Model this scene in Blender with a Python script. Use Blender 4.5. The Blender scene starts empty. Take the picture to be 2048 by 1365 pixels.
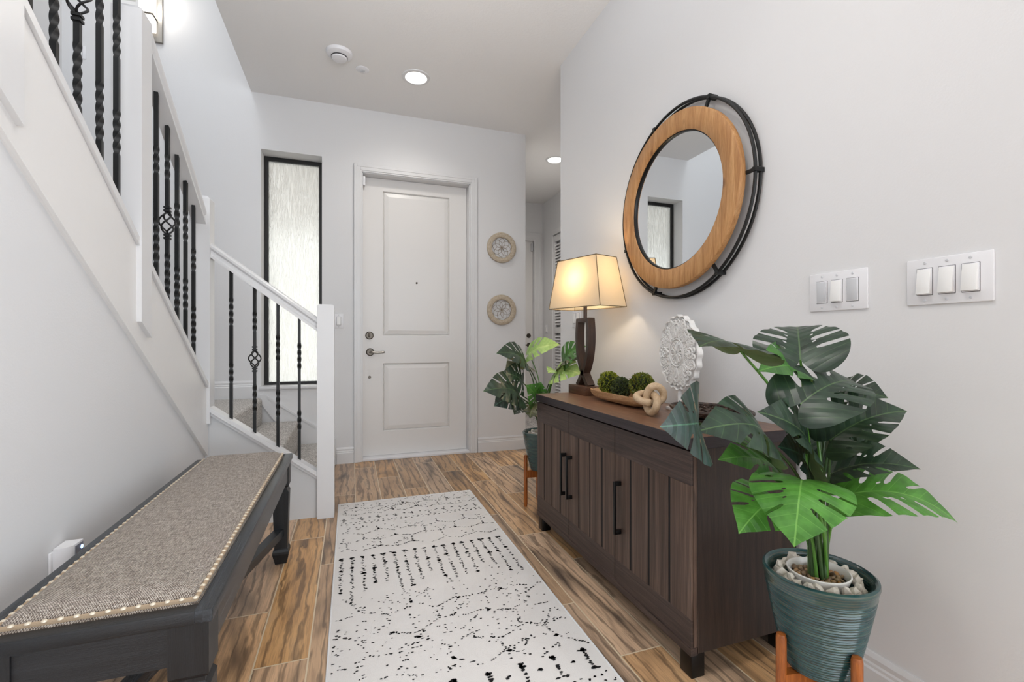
import bpy, bmesh, math, random
from mathutils import Vector, Matrix, noise
from mathutils.geometry import delaunay_2d_cdt
random.seed(7)
PI = math.pi
SC = bpy.context.scene
COL = SC.collection

# ------------------------------------------------------------------ camera, world, light, exposure
YAW = math.atan(323 / 921.0)
cam_d = bpy.data.cameras.new('camera'); cam = bpy.data.objects.new('camera', cam_d)
COL.objects.link(cam); cam.location = (0, 0, 1.0); cam.rotation_euler = (PI / 2, 0, -YAW)
cam_d.sensor_width = 36; cam_d.lens = 36 * 921 / 2048; cam_d.clip_start = 0.02
SC.camera = cam
SC.view_settings.view_transform = 'Standard'; SC.view_settings.look = 'None'
SC.view_settings.gamma = 1; SC.view_settings.exposure = 0.24
SC.view_settings.use_curve_mapping = False
world = bpy.data.worlds.new('daylight'); SC.world = world; world.use_nodes = True
wb = world.node_tree.nodes['Background']
wb.inputs[0].default_value = (0.93, 0.96, 1.0, 1); wb.inputs[1].default_value = 2.1

def area(name, loc, target, sx, sy, power, color, spread=180):
    d = bpy.data.lights.new(name, 'AREA'); d.shape = 'RECTANGLE'; d.size = sx; d.size_y = sy
    d.energy = power; d.color = color; d.spread = math.radians(spread)
    o = bpy.data.objects.new(name, d); COL.objects.link(o); o.location = loc
    o.rotation_euler = (Vector(target) - Vector(loc)).to_track_quat('-Z', 'Y').to_euler()
    return o
# daylight through the glazed rear of the living room, the side windows, the upstairs window
area('rear_window_light', (1.7, -4.6, 1.3), (0.4, 0, 2.2), 4.6, 2.4, 56, (0.78, 0.89, 1.0))
area('side_window_light', (4.2, -2.2, 1.6), (-0.8, 1.6, 2.4), 3.0, 2.2, 46, (0.75, 0.88, 1.0))
area('ceiling_fill_light', (-0.05, 0.60, 1.85), (0.0, 1.25, 3.2), 0.8, 0.8, 16, (0.93, 0.96, 1.0), 118)  # unseen soft fill added above the camera, aimed up to brighten the ceiling
area('upstairs_window_light', (-1.3, 1.6, 5.4), (-1.3, 2.4, 2.0), 0.9, 3.4, 32, (0.90, 0.95, 1.0))

# ------------------------------------------------------------------ material helpers
def lin(h):
    h = h.lstrip('#'); c = [int(h[i:i+2], 16) / 255 for i in (0, 2, 4)]
    return tuple((x / 12.92 if x <= 0.04045 else ((x + 0.055) / 1.055) ** 2.4) for x in c) + (1,)

class NT:
    def __init__(s, name):
        s.m = bpy.data.materials.new(name); s.m.use_nodes = True
        s.t = s.m.node_tree; s.b = s.t.nodes['Principled BSDF']; s.out = s.t.nodes['Material Output']
    def n(s, typ, ins=None, **kw):
        nd = s.t.nodes.new(typ)
        for k, v in kw.items(): setattr(nd, k, v)
        for k, v in (ins or {}).items():
            i = nd.inputs[k]
            if isinstance(v, bpy.types.NodeSocket): s.t.links.new(v, i)
            else: i.default_value = v
        return nd
    def math(s, op, a, b=0.0, c=None):
        ins = {0: a, 1: b}
        if c is not None: ins[2] = c
        return s.n('ShaderNodeMath', ins, operation=op).outputs[0]
    def ramp(s, fac, stops, interp='LINEAR'):
        r = s.n('ShaderNodeValToRGB', {0: fac}); r.color_ramp.interpolation = interp
        e = r.color_ramp.elements
        while len(e) < len(stops): e.new(0.5)
        for i, (p, c) in enumerate(stops):
            e[i].position = p; e[i].color = c if isinstance(c, tuple) else lin(c)
        return r.outputs[0]
    def mix(s, f, a, b, blend='MIX'):
        nd = s.n('ShaderNodeMix', data_type='RGBA', blend_type=blend)
        for k, v in ((0, f), (6, a), (7, b)):
            if isinstance(v, bpy.types.NodeSocket): s.t.links.new(v, nd.inputs[k])
            else: nd.inputs[k].default_value = v
        return nd.outputs[2]
    def set(s, **kw):
        names = dict(color='Base Color', rough='Roughness', metal='Metallic', spec='Specular IOR Level',
                     normal='Normal', trans='Transmission Weight', coat='Coat Weight', emc='Emission Color',
                     ems='Emission Strength', ior='IOR', sub='Subsurface Weight', sheen='Sheen Weight')
        for k, v in kw.items():
            i = s.b.inputs[names[k]]
            if isinstance(v, bpy.types.NodeSocket): s.t.links.new(v, i)
            else: i.default_value = v
        return s
    def bump(s, h, dist=0.002, st=0.5):
        return s.n('ShaderNodeBump', {'Height': h, 'Distance': dist, 'Strength': st}).outputs[0]
    def obj(s): return s.n('ShaderNodeTexCoord').outputs['Object']
    def mapped(s, sc=(1, 1, 1), rot=(0, 0, 0), loc=(0, 0, 0)):
        return s.n('ShaderNodeMapping', {'Vector': s.obj(), 'Scale': sc, 'Rotation': rot, 'Location': loc}).outputs[0]
    def noise(s, vec, scale, det=4, rough=0.55, dist=0.0):
        return s.n('ShaderNodeTexNoise', {'Vector': vec, 'Scale': scale, 'Detail': det, 'Roughness': rough, 'Distortion': dist}).outputs[0]

def plain(name, col, rough=0.5, metal=0.0, bs=None, bd=0.001, **kw):
    m = NT(name); m.set(color=lin(col), rough=rough, metal=metal, **kw)
    if bs: m.set(normal=m.bump(m.noise(m.obj(), bs, 3), bd, 0.4))
    return m.m
M = {}
M['wall'] = plain('wall_paint', '#e2e2e3', 0.6, bs=160, bd=0.0008)
M['wallside'] = plain('wall_paint_stair', '#e2e3e5', 0.6, bs=160, bd=0.0008)
M['ceil'] = plain('ceiling_paint', '#f0efee', 0.85, bs=70, bd=0.003)
M['trim'] = plain('trim_gloss_paint', '#e0e0e1', 0.28, bs=40, bd=0.0003)
def streaky():
    m = NT('brushed_white_paint')
    h = m.noise(m.mapped((60, 3, 3), (0.61, 0, 0)), 4, 4)
    m.set(color=lin('#e9e8e7'), rough=0.25, normal=m.bump(h, 0.0012, 0.5)); return m.m
M['brush'] = streaky(); M['sidep'] = plain('grey_white_side_paint', '#cfd0d1', 0.4)
M['doorp'] = plain('door_paint', '#e6e4e2', 0.32, bs=30, bd=0.0003)
M['iron'] = plain('black_iron', '#08090a', 0.46, bs=90, bd=0.0006)
M['plate'] = plain('white_plastic', '#e9e9ec', 0.3)
M['rocker'] = plain('white_rocker_plastic', '#efefee', 0.22)
M['rocker2'] = plain('grey_rocker_plastic', '#cfd1d5', 0.25)
M['gap'] = plain('dark_gap', '#3c3c3e', 0.7)
M['steel'] = plain('brushed_nickel', '#8c8780', 0.3, 1.0)
M['dsteel'] = plain('dark_pewter', '#5b554e', 0.32, 1.0)
M['bframe'] = plain('black_window_frame', '#0d0a08', 0.4)
M['black'] = plain('black_metal_handle', '#0a0a0b', 0.35, 0.3)
M['void'] = plain('black_groove', '#08080a', 0.8)
M['darkp'] = plain('grey_panel', '#8a8a92', 0.35)

def floor_mat():
    m = NT('wood_look_tile')
    sx = m.n('ShaderNodeSeparateXYZ', {0: m.obj()})
    X, Y = sx.outputs[0], sx.outputs[1]
    kx = m.math('DIVIDE', m.math('SUBTRACT', X, 0.030), 0.1555)
    k = m.math('FLOOR', kx); fx = m.math('FRACT', kx)
    st = m.math('MULTIPLY', m.math('FLOORED_MODULO', k, 3.0), 0.318)
    ky = m.math('DIVIDE', m.math('ADD', m.math('SUBTRACT', Y, 3.81), st), 0.955)
    j = m.math('FLOOR', ky); fy = m.math('FRACT', ky)
    gx = m.math('MINIMUM', fx, m.math('SUBTRACT', 1.0, fx))
    gy = m.math('MINIMUM', fy, m.math('SUBTRACT', 1.0, fy))
    g = m.math('MINIMUM', m.math('MULTIPLY', gx, 0.1555), m.math('MULTIPLY', gy, 0.955))
    grout = m.math('LESS_THAN', g, 0.0024)
    h = m.n('ShaderNodeTexWhiteNoise', {'Vector': m.n('ShaderNodeCombineXYZ', {0: k, 1: j}).outputs[0]}, noise_dimensions='3D')
    hv, hc = h.outputs[0], h.outputs[1]
    hs = m.n('ShaderNodeSeparateColor', {0: hc})
    off = m.math('MULTIPLY', hv, 37.0)
    vec = m.n('ShaderNodeCombineXYZ', {0: m.math('ADD', X, off), 1: m.math('ADD', m.math('MULTIPLY', Y, 0.20), m.math('MULTIPLY', hs.outputs[1], 9.0)), 2: off}).outputs[0]
    broad = m.noise(vec, 8, 2, 0.5, 0.9)
    vec2 = m.n('ShaderNodeCombineXYZ', {0: m.math('ADD', X, off), 1: m.math('ADD', m.math('MULTIPLY', Y, 0.13), off), 2: m.math('MULTIPLY', broad, 0.12)}).outputs[0]
    rings = m.n('ShaderNodeTexWave', {'Vector': vec2, 'Scale': 7.0, 'Distortion': 12.0, 'Detail': 4.0, 'Detail Scale': 1.4, 'Detail Roughness': 0.6}, bands_direction='X').outputs[1]
    fine = m.noise(m.n('ShaderNodeCombineXYZ', {0: m.math('MULTIPLY', X, 14.0), 1: m.math('MULTIPLY', Y, 0.8), 2: off}).outputs[0], 14, 4)
    base = m.ramp(broad, [(0.28, '#5f4a38'), (0.38, '#a27e56'), (0.48, '#cb9d6b'), (0.62, '#d8ab77'), (0.80, '#b3967a')])
    base = m.mix(m.math('MULTIPLY', m.ramp(rings, [(0.0, (1, 1, 1, 1)), (0.30, (0, 0, 0, 1))]), 0.6), base, lin('#4a3728'))
    base = m.mix(m.math('MULTIPLY', m.ramp(fine, [(0.38, (1, 1, 1, 1)), (0.55, (0, 0, 0, 1))]), 0.28), base, lin('#5e4532'))
    tone = m.n('ShaderNodeHueSaturation', {'Hue': 0.5, 'Saturation': m.math('ADD', 0.70, m.math('MULTIPLY', hs.outputs[2], 0.35)), 'Value': m.math('ADD', 0.74, m.math('MULTIPLY', hs.outputs[0], 0.42)), 'Color': base}).outputs[0]
    col = m.mix(grout, tone, lin('#d8c7aa'))
    hgt = m.math('SUBTRACT', m.math('MULTIPLY', fine, 0.25), m.math('MULTIPLY', grout, 1.0))
    m.set(color=col, rough=m.math('ADD', 0.22, m.math('MULTIPLY', fine, 0.2)), normal=m.bump(hgt, 0.0016, 0.5), spec=0.5)
    return m.m
M['floor'] = floor_mat()

def wood(name, c1, c2, c3, sc=(1, 1, 1), rough=0.5, scale=6, fine=0.4, bd=0.001, rot=(0, 0, 0), dist=3.0):
    """sc squashes the coordinate along the grain"""
    m = NT(name); v = m.mapped(sc, rot)
    a = m.noise(v, scale, 5, 0.6, dist * 0.3)
    w = m.n('ShaderNodeTexWave', {'Vector': v, 'Scale': scale * 1.5, 'Distortion': dist * 3, 'Detail': 3.0, 'Detail Scale': 1.5}, bands_direction='DIAGONAL').outputs[1]
    f = m.noise(v, scale * 9, 4, 0.7)
    c = m.ramp(a, [(0.3, c1), (0.5, c2), (0.72, c3)])
    c = m.mix(m.math('MULTIPLY', m.ramp(w, [(0.0, (1, 1, 1, 1)), (0.35, (0, 0, 0, 1))]), fine), c, lin(c1))
    c = m.mix(m.math('MULTIPLY', m.ramp(f, [(0.4, (1, 1, 1, 1)), (0.6, (0, 0, 0, 1))]), fine), c, lin(c1))
    m.set(color=c, rough=rough, normal=m.bump(f, bd, 0.5)); return m.m
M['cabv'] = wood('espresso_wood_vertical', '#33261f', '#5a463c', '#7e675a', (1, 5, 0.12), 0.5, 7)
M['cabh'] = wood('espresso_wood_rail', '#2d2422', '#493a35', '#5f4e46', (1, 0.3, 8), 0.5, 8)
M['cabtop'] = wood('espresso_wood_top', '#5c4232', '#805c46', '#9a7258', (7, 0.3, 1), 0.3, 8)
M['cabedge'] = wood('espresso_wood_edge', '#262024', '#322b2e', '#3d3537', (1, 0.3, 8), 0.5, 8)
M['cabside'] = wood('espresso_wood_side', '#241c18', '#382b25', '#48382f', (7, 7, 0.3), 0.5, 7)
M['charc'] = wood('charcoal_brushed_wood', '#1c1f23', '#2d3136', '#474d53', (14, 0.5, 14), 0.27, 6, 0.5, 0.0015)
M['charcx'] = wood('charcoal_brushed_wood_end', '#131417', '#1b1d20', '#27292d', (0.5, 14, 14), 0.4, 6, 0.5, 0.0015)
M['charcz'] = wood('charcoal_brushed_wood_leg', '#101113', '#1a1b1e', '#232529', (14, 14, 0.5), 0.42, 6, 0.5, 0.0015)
M['mirw0'] = wood('honey_fir_wood', '#9a6a3c', '#c08f5c', '#d0a472', (6, 6, 0.5), 0.5, 7, 0.35)
def knotty():
    m = M['mirw0']; t = m.node_tree; b = t.nodes['Principled BSDF']; src = b.inputs['Base Color'].links[0].from_socket
    tc = t.nodes.new('ShaderNodeTexCoord'); mp = t.nodes.new('ShaderNodeMapping'); mp.inputs['Scale'].default_value = (1, 1, .7); t.links.new(tc.outputs['Object'], mp.inputs[0])
    v = t.nodes.new('ShaderNodeTexVoronoi'); v.inputs['Scale'].default_value = 7.0; t.links.new(mp.outputs[0], v.inputs[0])
    rp = t.nodes.new('ShaderNodeValToRGB'); rp.color_ramp.elements[0].position = .05; rp.color_ramp.elements[0].color = (.8, .8, .8, 1); rp.color_ramp.elements[1].position = .13; rp.color_ramp.elements[1].color = (0, 0, 0, 1)
    t.links.new(v.outputs['Distance'], rp.inputs[0]); mx = t.nodes.new('ShaderNodeMix'); mx.data_type = 'RGBA'
    t.links.new(rp.outputs[0], mx.inputs[0]); t.links.new(src, mx.inputs[6]); mx.inputs[7].default_value = lin('#6b3f20'); t.links.new(mx.outputs[2], b.inputs['Base Color']); return m
M['mirw'] = knotty()
M['lampw'] = wood('walnut_bronze', '#2c201a', '#3e2c24', '#4e382c', (8, 8, 0.5), 0.38, 7)
M['lampb'] = wood('walnut_block', '#3d261a', '#5d3d2a', '#714e38', (6, 0.6, 6), 0.4, 9)
M['trayw'] = wood('pale_mango_wood', '#8f6745', '#bd9468', '#d3b08a', (8, 0.7, 8), 0.55, 9)
M['knot'] = wood('natural_beech', '#a88c6c', '#c4aa8a', '#d3bb9c', (3, 3, 3), 0.5, 9, 0.25)
M['stand'] = wood('amber_stand_wood', '#7a3f17', '#a85e27', '#bd7434', (8, 8, 0.6), 0.35, 7)
M['decor'] = wood('whitewashed_wood', '#a8977f', '#cabda9', '#e0d6c7', (3, 3, 3), 0.7, 26, 0.45, 0.002)
M['wire'] = plain('aged_wire', '#8f7f6a', 0.5)
M['rattan'] = wood('dark_rattan', '#1c130f', '#38281f', '#6b5546', (3, 3, 3), 0.35, 14)

def carpet():
    m = NT('speckled_carpet')
    a = m.noise(m.obj(), 130, 3, 0.8); b = m.noise(m.obj(), 90, 3, 0.7)
    c = m.ramp(a, [(0.36, '#6a645f'), (0.46, '#aaa49e'), (0.53, '#d6d1cb'), (0.62, '#f0ede9')])
    m.set(color=c, rough=0.95, sheen=0.2, normal=m.bump(m.math('ADD', a, b), 0.006, 0.9)); return m.m
M['carpet'] = carpet()
def fabric():
    m = NT('woven_linen')
    s = m.n('ShaderNodeSeparateXYZ', {0: m.obj()})
    wob = m.math('MULTIPLY', m.noise(m.obj(), 60, 2), 3.0)
    sx = m.math('SINE', m.math('ADD', m.math('MULTIPLY', s.outputs[0], 1500.0), wob))
    sy = m.math('SINE', m.math('ADD', m.math('MULTIPLY', s.outputs[1], 1500.0), wob))
    chk = m.math('MULTIPLY', sx, sy)
    n1 = m.noise(m.mapped((1, 0.12, 1)), 420, 2, 0.7); n2 = m.noise(m.mapped((0.12, 1, 1)), 420, 2, 0.7)
    big = m.noise(m.obj(), 14, 3)
    v = m.math('ADD', m.math('MULTIPLY', chk, 0.16), m.math('ADD', m.math('MULTIPLY', n1, 0.5), m.math('MULTIPLY', n2, 0.5)))
    c = m.ramp(v, [(0.36, '#54463b'), (0.47, '#8f8277'), (0.56, '#bbb0a4'), (0.68, '#e6ddd2')])
    c = m.mix(m.math('MULTIPLY', m.ramp(big, [(0.4, (1, 1, 1, 1)), (0.7, (0, 0, 0, 1))]), 0.16), c, lin('#7c6e60'))
    m.set(color=c, rough=0.9, sheen=0.2, normal=m.bump(m.math('ADD', chk, m.math('ADD', n1, n2)), 0.0016, 0.8)); return m.m
M['fabric'] = fabric()
M['gimp'] = plain('braided_trim', '#b09a80', 0.9, bs=500, bd=0.003)
M['nail'] = plain('pearl_nailhead', '#ded3bf', 0.3, 0.2)
def rugm():
    m = NT('rug_pile'); a = m.noise(m.obj(), 600, 2, 0.7); b = m.noise(m.obj(), 6, 2)
    c = m.mix(b, lin('#e9e6e3'), lin('#f0edea'))
    m.set(color=c, rough=0.95, sheen=0.3, normal=m.bump(a, 0.0025, 0.7)); return m.m
M['rug'] = rugm()
M['rugedge'] = plain('rug_binding', '#dfe0e2', 0.85)
M['rugb'] = plain('rug_black_yarn', '#1c1c1e', 0.95, bs=500, bd=0.002)
def hallrug():
    m = NT('hall_rug'); a = m.noise(m.mapped((1, 2.4, 1)), 22, 4, 0.75, 1.5)
    c = m.ramp(a, [(0.42, '#5a5658'), (0.5, '#c9c4c2'), (0.7, '#e2dedb')]); m.set(color=c, rough=0.95); return m.m
M['hallrug'] = hallrug()

def leafm(name, dark, mid, vein, back, rough=0.35):
    m = NT(name)
    uv = m.n('ShaderNodeUVMap').outputs[0]; s = m.n('ShaderNodeSeparateXYZ', {0: uv})
    ax = m.math('ABSOLUTE', s.outputs[0]); y = s.outputs[1]
    sv = m.math('MULTIPLY', m.math('SUBTRACT', y, m.math('MULTIPLY', ax, 0.62)), 7.0)
    tri = m.math('ABSOLUTE', m.math('SUBTRACT', m.math('FRACT', sv), 0.5))
    side = m.math('LESS_THAN', tri, 0.028); rib = m.math('LESS_THAN', ax, 0.008)
    line = m.math('MAXIMUM', m.math('MULTIPLY', side, 0.45), rib)
    n = m.noise(m.obj(), 26, 3)
    c = m.mix(m.ramp(n, [(0.35, (0, 0, 0, 1)), (0.68, (1, 1, 1, 1))]), lin(dark), lin(mid))
    c = m.mix(line, c, lin(vein))
    geo = m.n('ShaderNodeNewGeometry').outputs['Backfacing']
    c = m.mix(geo, c, lin(back))
    hgt = m.math('SUBTRACT', m.math('MULTIPLY', tri, 1.0), m.math('MULTIPLY', rib, 0.6))
    m.set(color=c, rough=rough, normal=m.bump(hgt, 0.004, 0.45))
    tr = m.n('ShaderNodeBsdfTranslucent', {'Color': lin(back)})
    mx = m.n('ShaderNodeMixShader', {0: 0.13, 1: m.b.outputs[0], 2: tr.outputs[0]})
    m.t.links.new(mx.outputs[0], m.out.inputs[0]); return m.m
M['leafd'] = leafm('leaf_dark_green', '#15271f', '#2a4230', '#4c6640', '#5a6b45')
M['leafb'] = leafm('leaf_bright_green', '#3c7426', '#5a9a3c', '#78b252', '#5f9a35', 0.42)
M['leafm'] = leafm('leaf_mid_green', '#2c5a22', '#42762c', '#5c8f3e', '#6a8f3f')
M['leafo'] = leafm('leaf_olive', '#39422a', '#6b6a48', '#7f8a55', '#8b8560')
M['leaft'] = leafm('leaf_teal_green', '#10261f', '#1b3b38', '#3f6b55', '#8a7f68')
M['leafl'] = leafm('leaf_pale_green', '#7fa552', '#a9c877', '#c9d98e', '#b9cf7c', 0.45)
M['stem'] = plain('stem_green', '#4c7a2c', 0.4, bs=30)
M['stemd'] = plain('stem_dark', '#37502a', 0.45, bs=30)
def potm():
    m = NT('teal_reactive_glaze')
    s = m.n('ShaderNodeSeparateXYZ', {0: m.obj()})
    w = m.math('SINE', m.math('MULTIPLY', s.outputs[2], 980.0))
    n = m.noise(m.mapped((1, 1, 6)), 16, 4, 0.6)
    c = m.ramp(n, [(0.3, '#193539'), (0.52, '#26494b'), (0.7, '#3c554e')])
    c = m.mix(m.math('MULTIPLY', m.ramp(w, [(0.35, (0, 0, 0, 1)), (0.95, (1, 1, 1, 1))]), 0.3), c, lin('#7c6f55'))
    m.set(color=c, rough=0.22, coat=0.4); return m.m
M['pot'] = potm()
M['ceram'] = plain('white_ceramic', '#e7e4df', 0.25)
M['stone'] = plain('white_marble_chip', '#cfc7bb', 0.7, bs=60, bd=0.004)
def pebm():
    m = NT('brown_pebble'); oi = m.n('ShaderNodeObjectInfo').outputs['Random']
    m.set(color=m.ramp(oi, [(0.0, '#4a3826'), (0.4, '#7a6248'), (0.75, '#9b8465'), (1.0, '#a8763e')]), rough=0.28); return m.m
M['pebble'] = pebm()
M['soil'] = plain('dark_soil', '#2a211a', 0.9, bs=120, bd=0.004)
def carved():
    m = NT('white_carved_resin'); m.set(color=lin('#e2e1df'), rough=0.6); return m.m
M['carve'] = carved()
def boxm(name, a, b, c_):
    m = NT(name); n = m.noise(m.obj(), 90, 2, 0.8)
    m.set(color=m.ramp(n, [(0.36, a), (0.5, b), (0.66, c_)]), rough=0.5); return m.m
M['box1'] = boxm('boxwood_leaf_yellow', '#3f5220', '#7c8a26', '#b3ae3a')
M['box2'] = boxm('boxwood_leaf_dark', '#26331c', '#46552a', '#6e7438')
M['box3'] = boxm('boxwood_leaf_mixed', '#3b4a1c', '#6e7c28', '#8a7a2c')
M['boxcore'] = plain('moss_core', '#1c2612', 0.95, bs=90, bd=0.01)
def shadem():
    m = NT('linen_lampshade')
    s = m.noise(m.mapped((120, 120, 2)), 5, 2); s2 = m.noise(m.mapped((2, 2, 160)), 5, 2)
    c = m.mix(m.math('MULTIPLY', m.math('ADD', s, s2), 0.5), lin('#e8dcc2'), lin('#f3ecdc'))
    m.set(color=c, rough=0.85)
    tr = m.n('ShaderNodeBsdfTranslucent', {'Color': lin('#ab9672')})
    mx = m.n('ShaderNodeMixShader', {0: 0.5, 1: m.b.outputs[0], 2: tr.outputs[0]})
    m.t.links.new(mx.outputs[0], m.out.inputs[0]); return m.m
M['shade'] = shadem()
M['seam'] = plain('shade_seam', '#6a5a40', 0.8)
def emis(name, col, st):
    m = NT(name); m.set(color=lin(col), emc=lin(col), ems=st, rough=0.6); return m.m
M['led'] = emis('lit_diffuser', '#fff8ec', 14.0)
M['sled'] = emis('sconce_glass', '#fff9f0', 1.4)
def bulbm():
    m = NT('frosted_warm_bulb'); e = m.n('ShaderNodeEmission', {'Color': lin('#ffdba8'), 'Strength': 2.0}); t = m.n('ShaderNodeBsdfTransparent')
    x = m.n('ShaderNodeMixShader', {0: 0.25, 1: t.outputs[0], 2: e.outputs[0]}); m.t.links.new(x.outputs[0], m.out.inputs[0]); return m.m
M['bulb'] = bulbm()
M['blue'] = emis('blue_indicator', '#9fc4ff', 2.5)
def mirg():
    m = NT('mirror_silver'); m.set(color=(0.86, 0.88, 0.89, 1), rough=0.0, metal=1.0); return m.m
M['mirror'] = mirg()
def glassm():
    m = NT('rain_glass')
    v = m.mapped((1, 1, 0.10)); n = m.noise(v, 105, 3, 0.6, 0.8)
    b = m.bump(m.ramp(n, [(0.46, (0, 0, 0, 1)), (0.62, (1, 1, 1, 1))]), 0.006, 0.9)
    r = m.n('ShaderNodeBsdfRefraction', {'Color': lin('#f7f7f2'), 'Roughness': 0.20, 'IOR': 1.25, 'Normal': b})
    t = m.n('ShaderNodeBsdfTranslucent', {'Color': lin('#ecebe6'), 'Normal': b})
    g = m.n('ShaderNodeBsdfGlossy', {'Roughness': 0.12, 'Normal': b})
    a = m.n('ShaderNodeMixShader', {0: 0.45, 1: r.outputs[0], 2: t.outputs[0]})
    c = m.n('ShaderNodeMixShader', {0: 0.06, 1: a.outputs[0], 2: g.outputs[0]})
    m.t.links.new(c.outputs[0], m.out.inputs[0]); return m.m
M['rain'] = glassm()

# ------------------------------------------------------------------ object helpers
OFF = {}
def tag(o, label=None, cat=None, group=None, kind=None):
    if label: o['label'] = label
    if cat: o['category'] = cat
    if group: o['group'] = group
    if kind: o['kind'] = kind
    return o
def thing(name, loc, label, cat, group=None, rz=0):
    o = bpy.data.objects.new(name, None); o.empty_display_size = 0.1; COL.objects.link(o)
    o.location = loc; o.rotation_euler = (0, 0, rz); OFF[o.name] = Vector(loc) if rz == 0 else Vector((0, 0, 0))
    return tag(o, label, cat, group)
class MB:
    """collects shapes, then links them as ONE mesh object"""
    def __init__(s): s.v = []; s.f = []; s.mi = []; s.cur = 0
    def add(s, vs, fs):
        b = len(s.v); s.v += [tuple(v) for v in vs]
        s.f += [tuple(i + b for i in f) for f in fs]; s.mi += [s.cur] * len(fs); return s
    def box(s, x0, x1, y0, y1, z0, z1, bev=0.0, seg=2, xf=None):
        x0, x1 = min(x0, x1), max(x0, x1); y0, y1 = min(y0, y1), max(y0, y1); z0, z1 = min(z0, z1), max(z0, z1)
        bm = bmesh.new(); bmesh.ops.create_cube(bm, size=1)
        for v in bm.verts:
            v.co = Vector(((x0 + x1) / 2 + v.co.x * (x1 - x0), (y0 + y1) / 2 + v.co.y * (y1 - y0), (z0 + z1) / 2 + v.co.z * (z1 - z0)))
        if bev: bmesh.ops.bevel(bm, geom=bm.edges[:], offset=bev, segments=seg, profile=0.5, affect='EDGES')
        if xf:
            for v in bm.verts: v.co = xf(v.co)
        bm.verts.index_update()
        s.add([v.co[:] for v in bm.verts], [[v.index for v in f.verts] for f in bm.faces]); bm.free(); return s
    def prism(s, pts, a0, a1, axis='x'):
        """pts 2D polygon (CCW seen from +axis): axis x -> (y,z), y -> (x,z), z -> (x,y)"""
        n = len(pts)
        def P(p, a): return {'x': (a, p[0], p[1]), 'y': (p[0], a, p[1]), 'z': (p[0], p[1], a)}[axis]
        vs = [P(p, a0) for p in pts] + [P(p, a1) for p in pts]
        fs = [tuple(range(n))[::-1], tuple(range(n, 2 * n))] + [(i, (i + 1) % n, n + (i + 1) % n, n + i) for i in range(n)]
        return s.add(vs, fs)
    def tube(s, path, r, seg=10, closed=False, cap=True, rot=None, sq=None, up=None):
        """sweep a circle, or a 2D section sq, along path; r number or list"""
        path = [Vector(p) for p in path]; n = len(path)
        rr = r if isinstance(r, (list, tuple)) else [r] * n
        sec = sq or [(math.cos(2 * PI * k / seg), math.sin(2 * PI * k / seg)) for k in range(seg)]
        m = len(sec); vs = []; prev = None
        for i, p in enumerate(path):
            if closed: t = (path[(i + 1) % n] - path[i - 1])
            else: t = path[min(i + 1, n - 1)] - path[max(i - 1, 0)]
            t = t.normalized() if t.length > 1e-9 else Vector((0, 0, 1))
            if prev is None:
                a = Vector(up) if up else (Vector((0, 0, 1)) if abs(t.z) < 0.9 else Vector((1, 0, 0)))
                a = (a - t * a.dot(t)).normalized()
            else:
                a = (prev - t * prev.dot(t)).normalized()
                if up: a = Vector(up); a = (a - t * a.dot(t)).normalized()
            prev = a; b = t.cross(a); ang = rot[i] if rot else 0
            ca, sa = math.cos(ang), math.sin(ang)
            for (u, w) in sec:
                uu, ww = u * ca - w * sa, u * sa + w * ca
                vs.append(p + (a * uu + b * ww) * rr[i])
        fs = []
        for i in range(n if closed else n - 1):
            j = (i + 1) % n
            for k in range(m):
                l = (k + 1) % m; fs.append((i * m + k, i * m + l, j * m + l, j * m + k))
        if cap and not closed:
            fs.append(tuple(range(m))[::-1]); fs.append(tuple((n - 1) * m + k for k in range(m)))
        return s.add(vs, fs)
    def lathe(s, prof, c=(0, 0, 0), seg=40, axis='z', closed=False):
        vs = []; n = len(prof); c = Vector(c)
        for k in range(seg):
            a = 2 * PI * k / seg; ca, sa = math.cos(a), math.sin(a)
            for (r, h) in prof:
                p = {'z': (r * ca, r * sa, h), 'y': (r * sa, h, r * ca), 'x': (h, r * ca, r * sa)}[axis]
                vs.append(c + Vector(p))
        fs = []
        for k in range(seg):
            l = (k + 1) % seg
            for i in range(n if closed else n - 1):
                j = (i + 1) % n; fs.append((k * n + i, l * n + i, l * n + j, k * n + j))
        if not closed:
            if prof[0][0] > 1e-6: fs.append(tuple(k * n for k in range(seg))[::-1])
            if prof[-1][0] > 1e-6: fs.append(tuple(k * n + n - 1 for k in range(seg)))
        return s.add(vs, fs)
    def build(s, name, mat, parent=None, smooth=35, uv=None):
        me = bpy.data.meshes.new(name); off = Vector((0, 0, 0))
        if parent is not None: off = OFF.get(parent.name, Vector((0, 0, 0)))
        me.from_pydata([tuple(Vector(v) - off) for v in s.v], [], s.f)
        mats = mat if isinstance(mat, (list, tuple)) else [mat]
        for m in mats: me.materials.append(m if not isinstance(m, str) else M[m])
        if len(mats) > 1: me.polygons.foreach_set('material_index', s.mi)
        bm = bmesh.new(); bm.from_mesh(me)
        bmesh.ops.remove_doubles(bm, verts=bm.verts[:], dist=1e-6)
        if uv is None: bmesh.ops.recalc_face_normals(bm, faces=bm.faces[:])
        bm.to_mesh(me); bm.free()
        if smooth:
            me.polygons.foreach_set('use_smooth', [True] * len(me.polygons))
            me.set_sharp_from_angle(angle=math.radians(smooth))
        me.update()
        o = bpy.data.objects.new(name, me); COL.objects.link(o)
        if parent is not None: o.parent = parent; OFF[o.name] = off
        return o
def struct(o): return tag(o, kind='structure')
def copy_tree(o, parent=None):
    c = o.copy(); COL.objects.link(c)
    if parent is not None: c.parent = parent
    for ch in [x for x in bpy.data.objects if x.parent == o]: copy_tree(ch, c)
    return c
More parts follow.
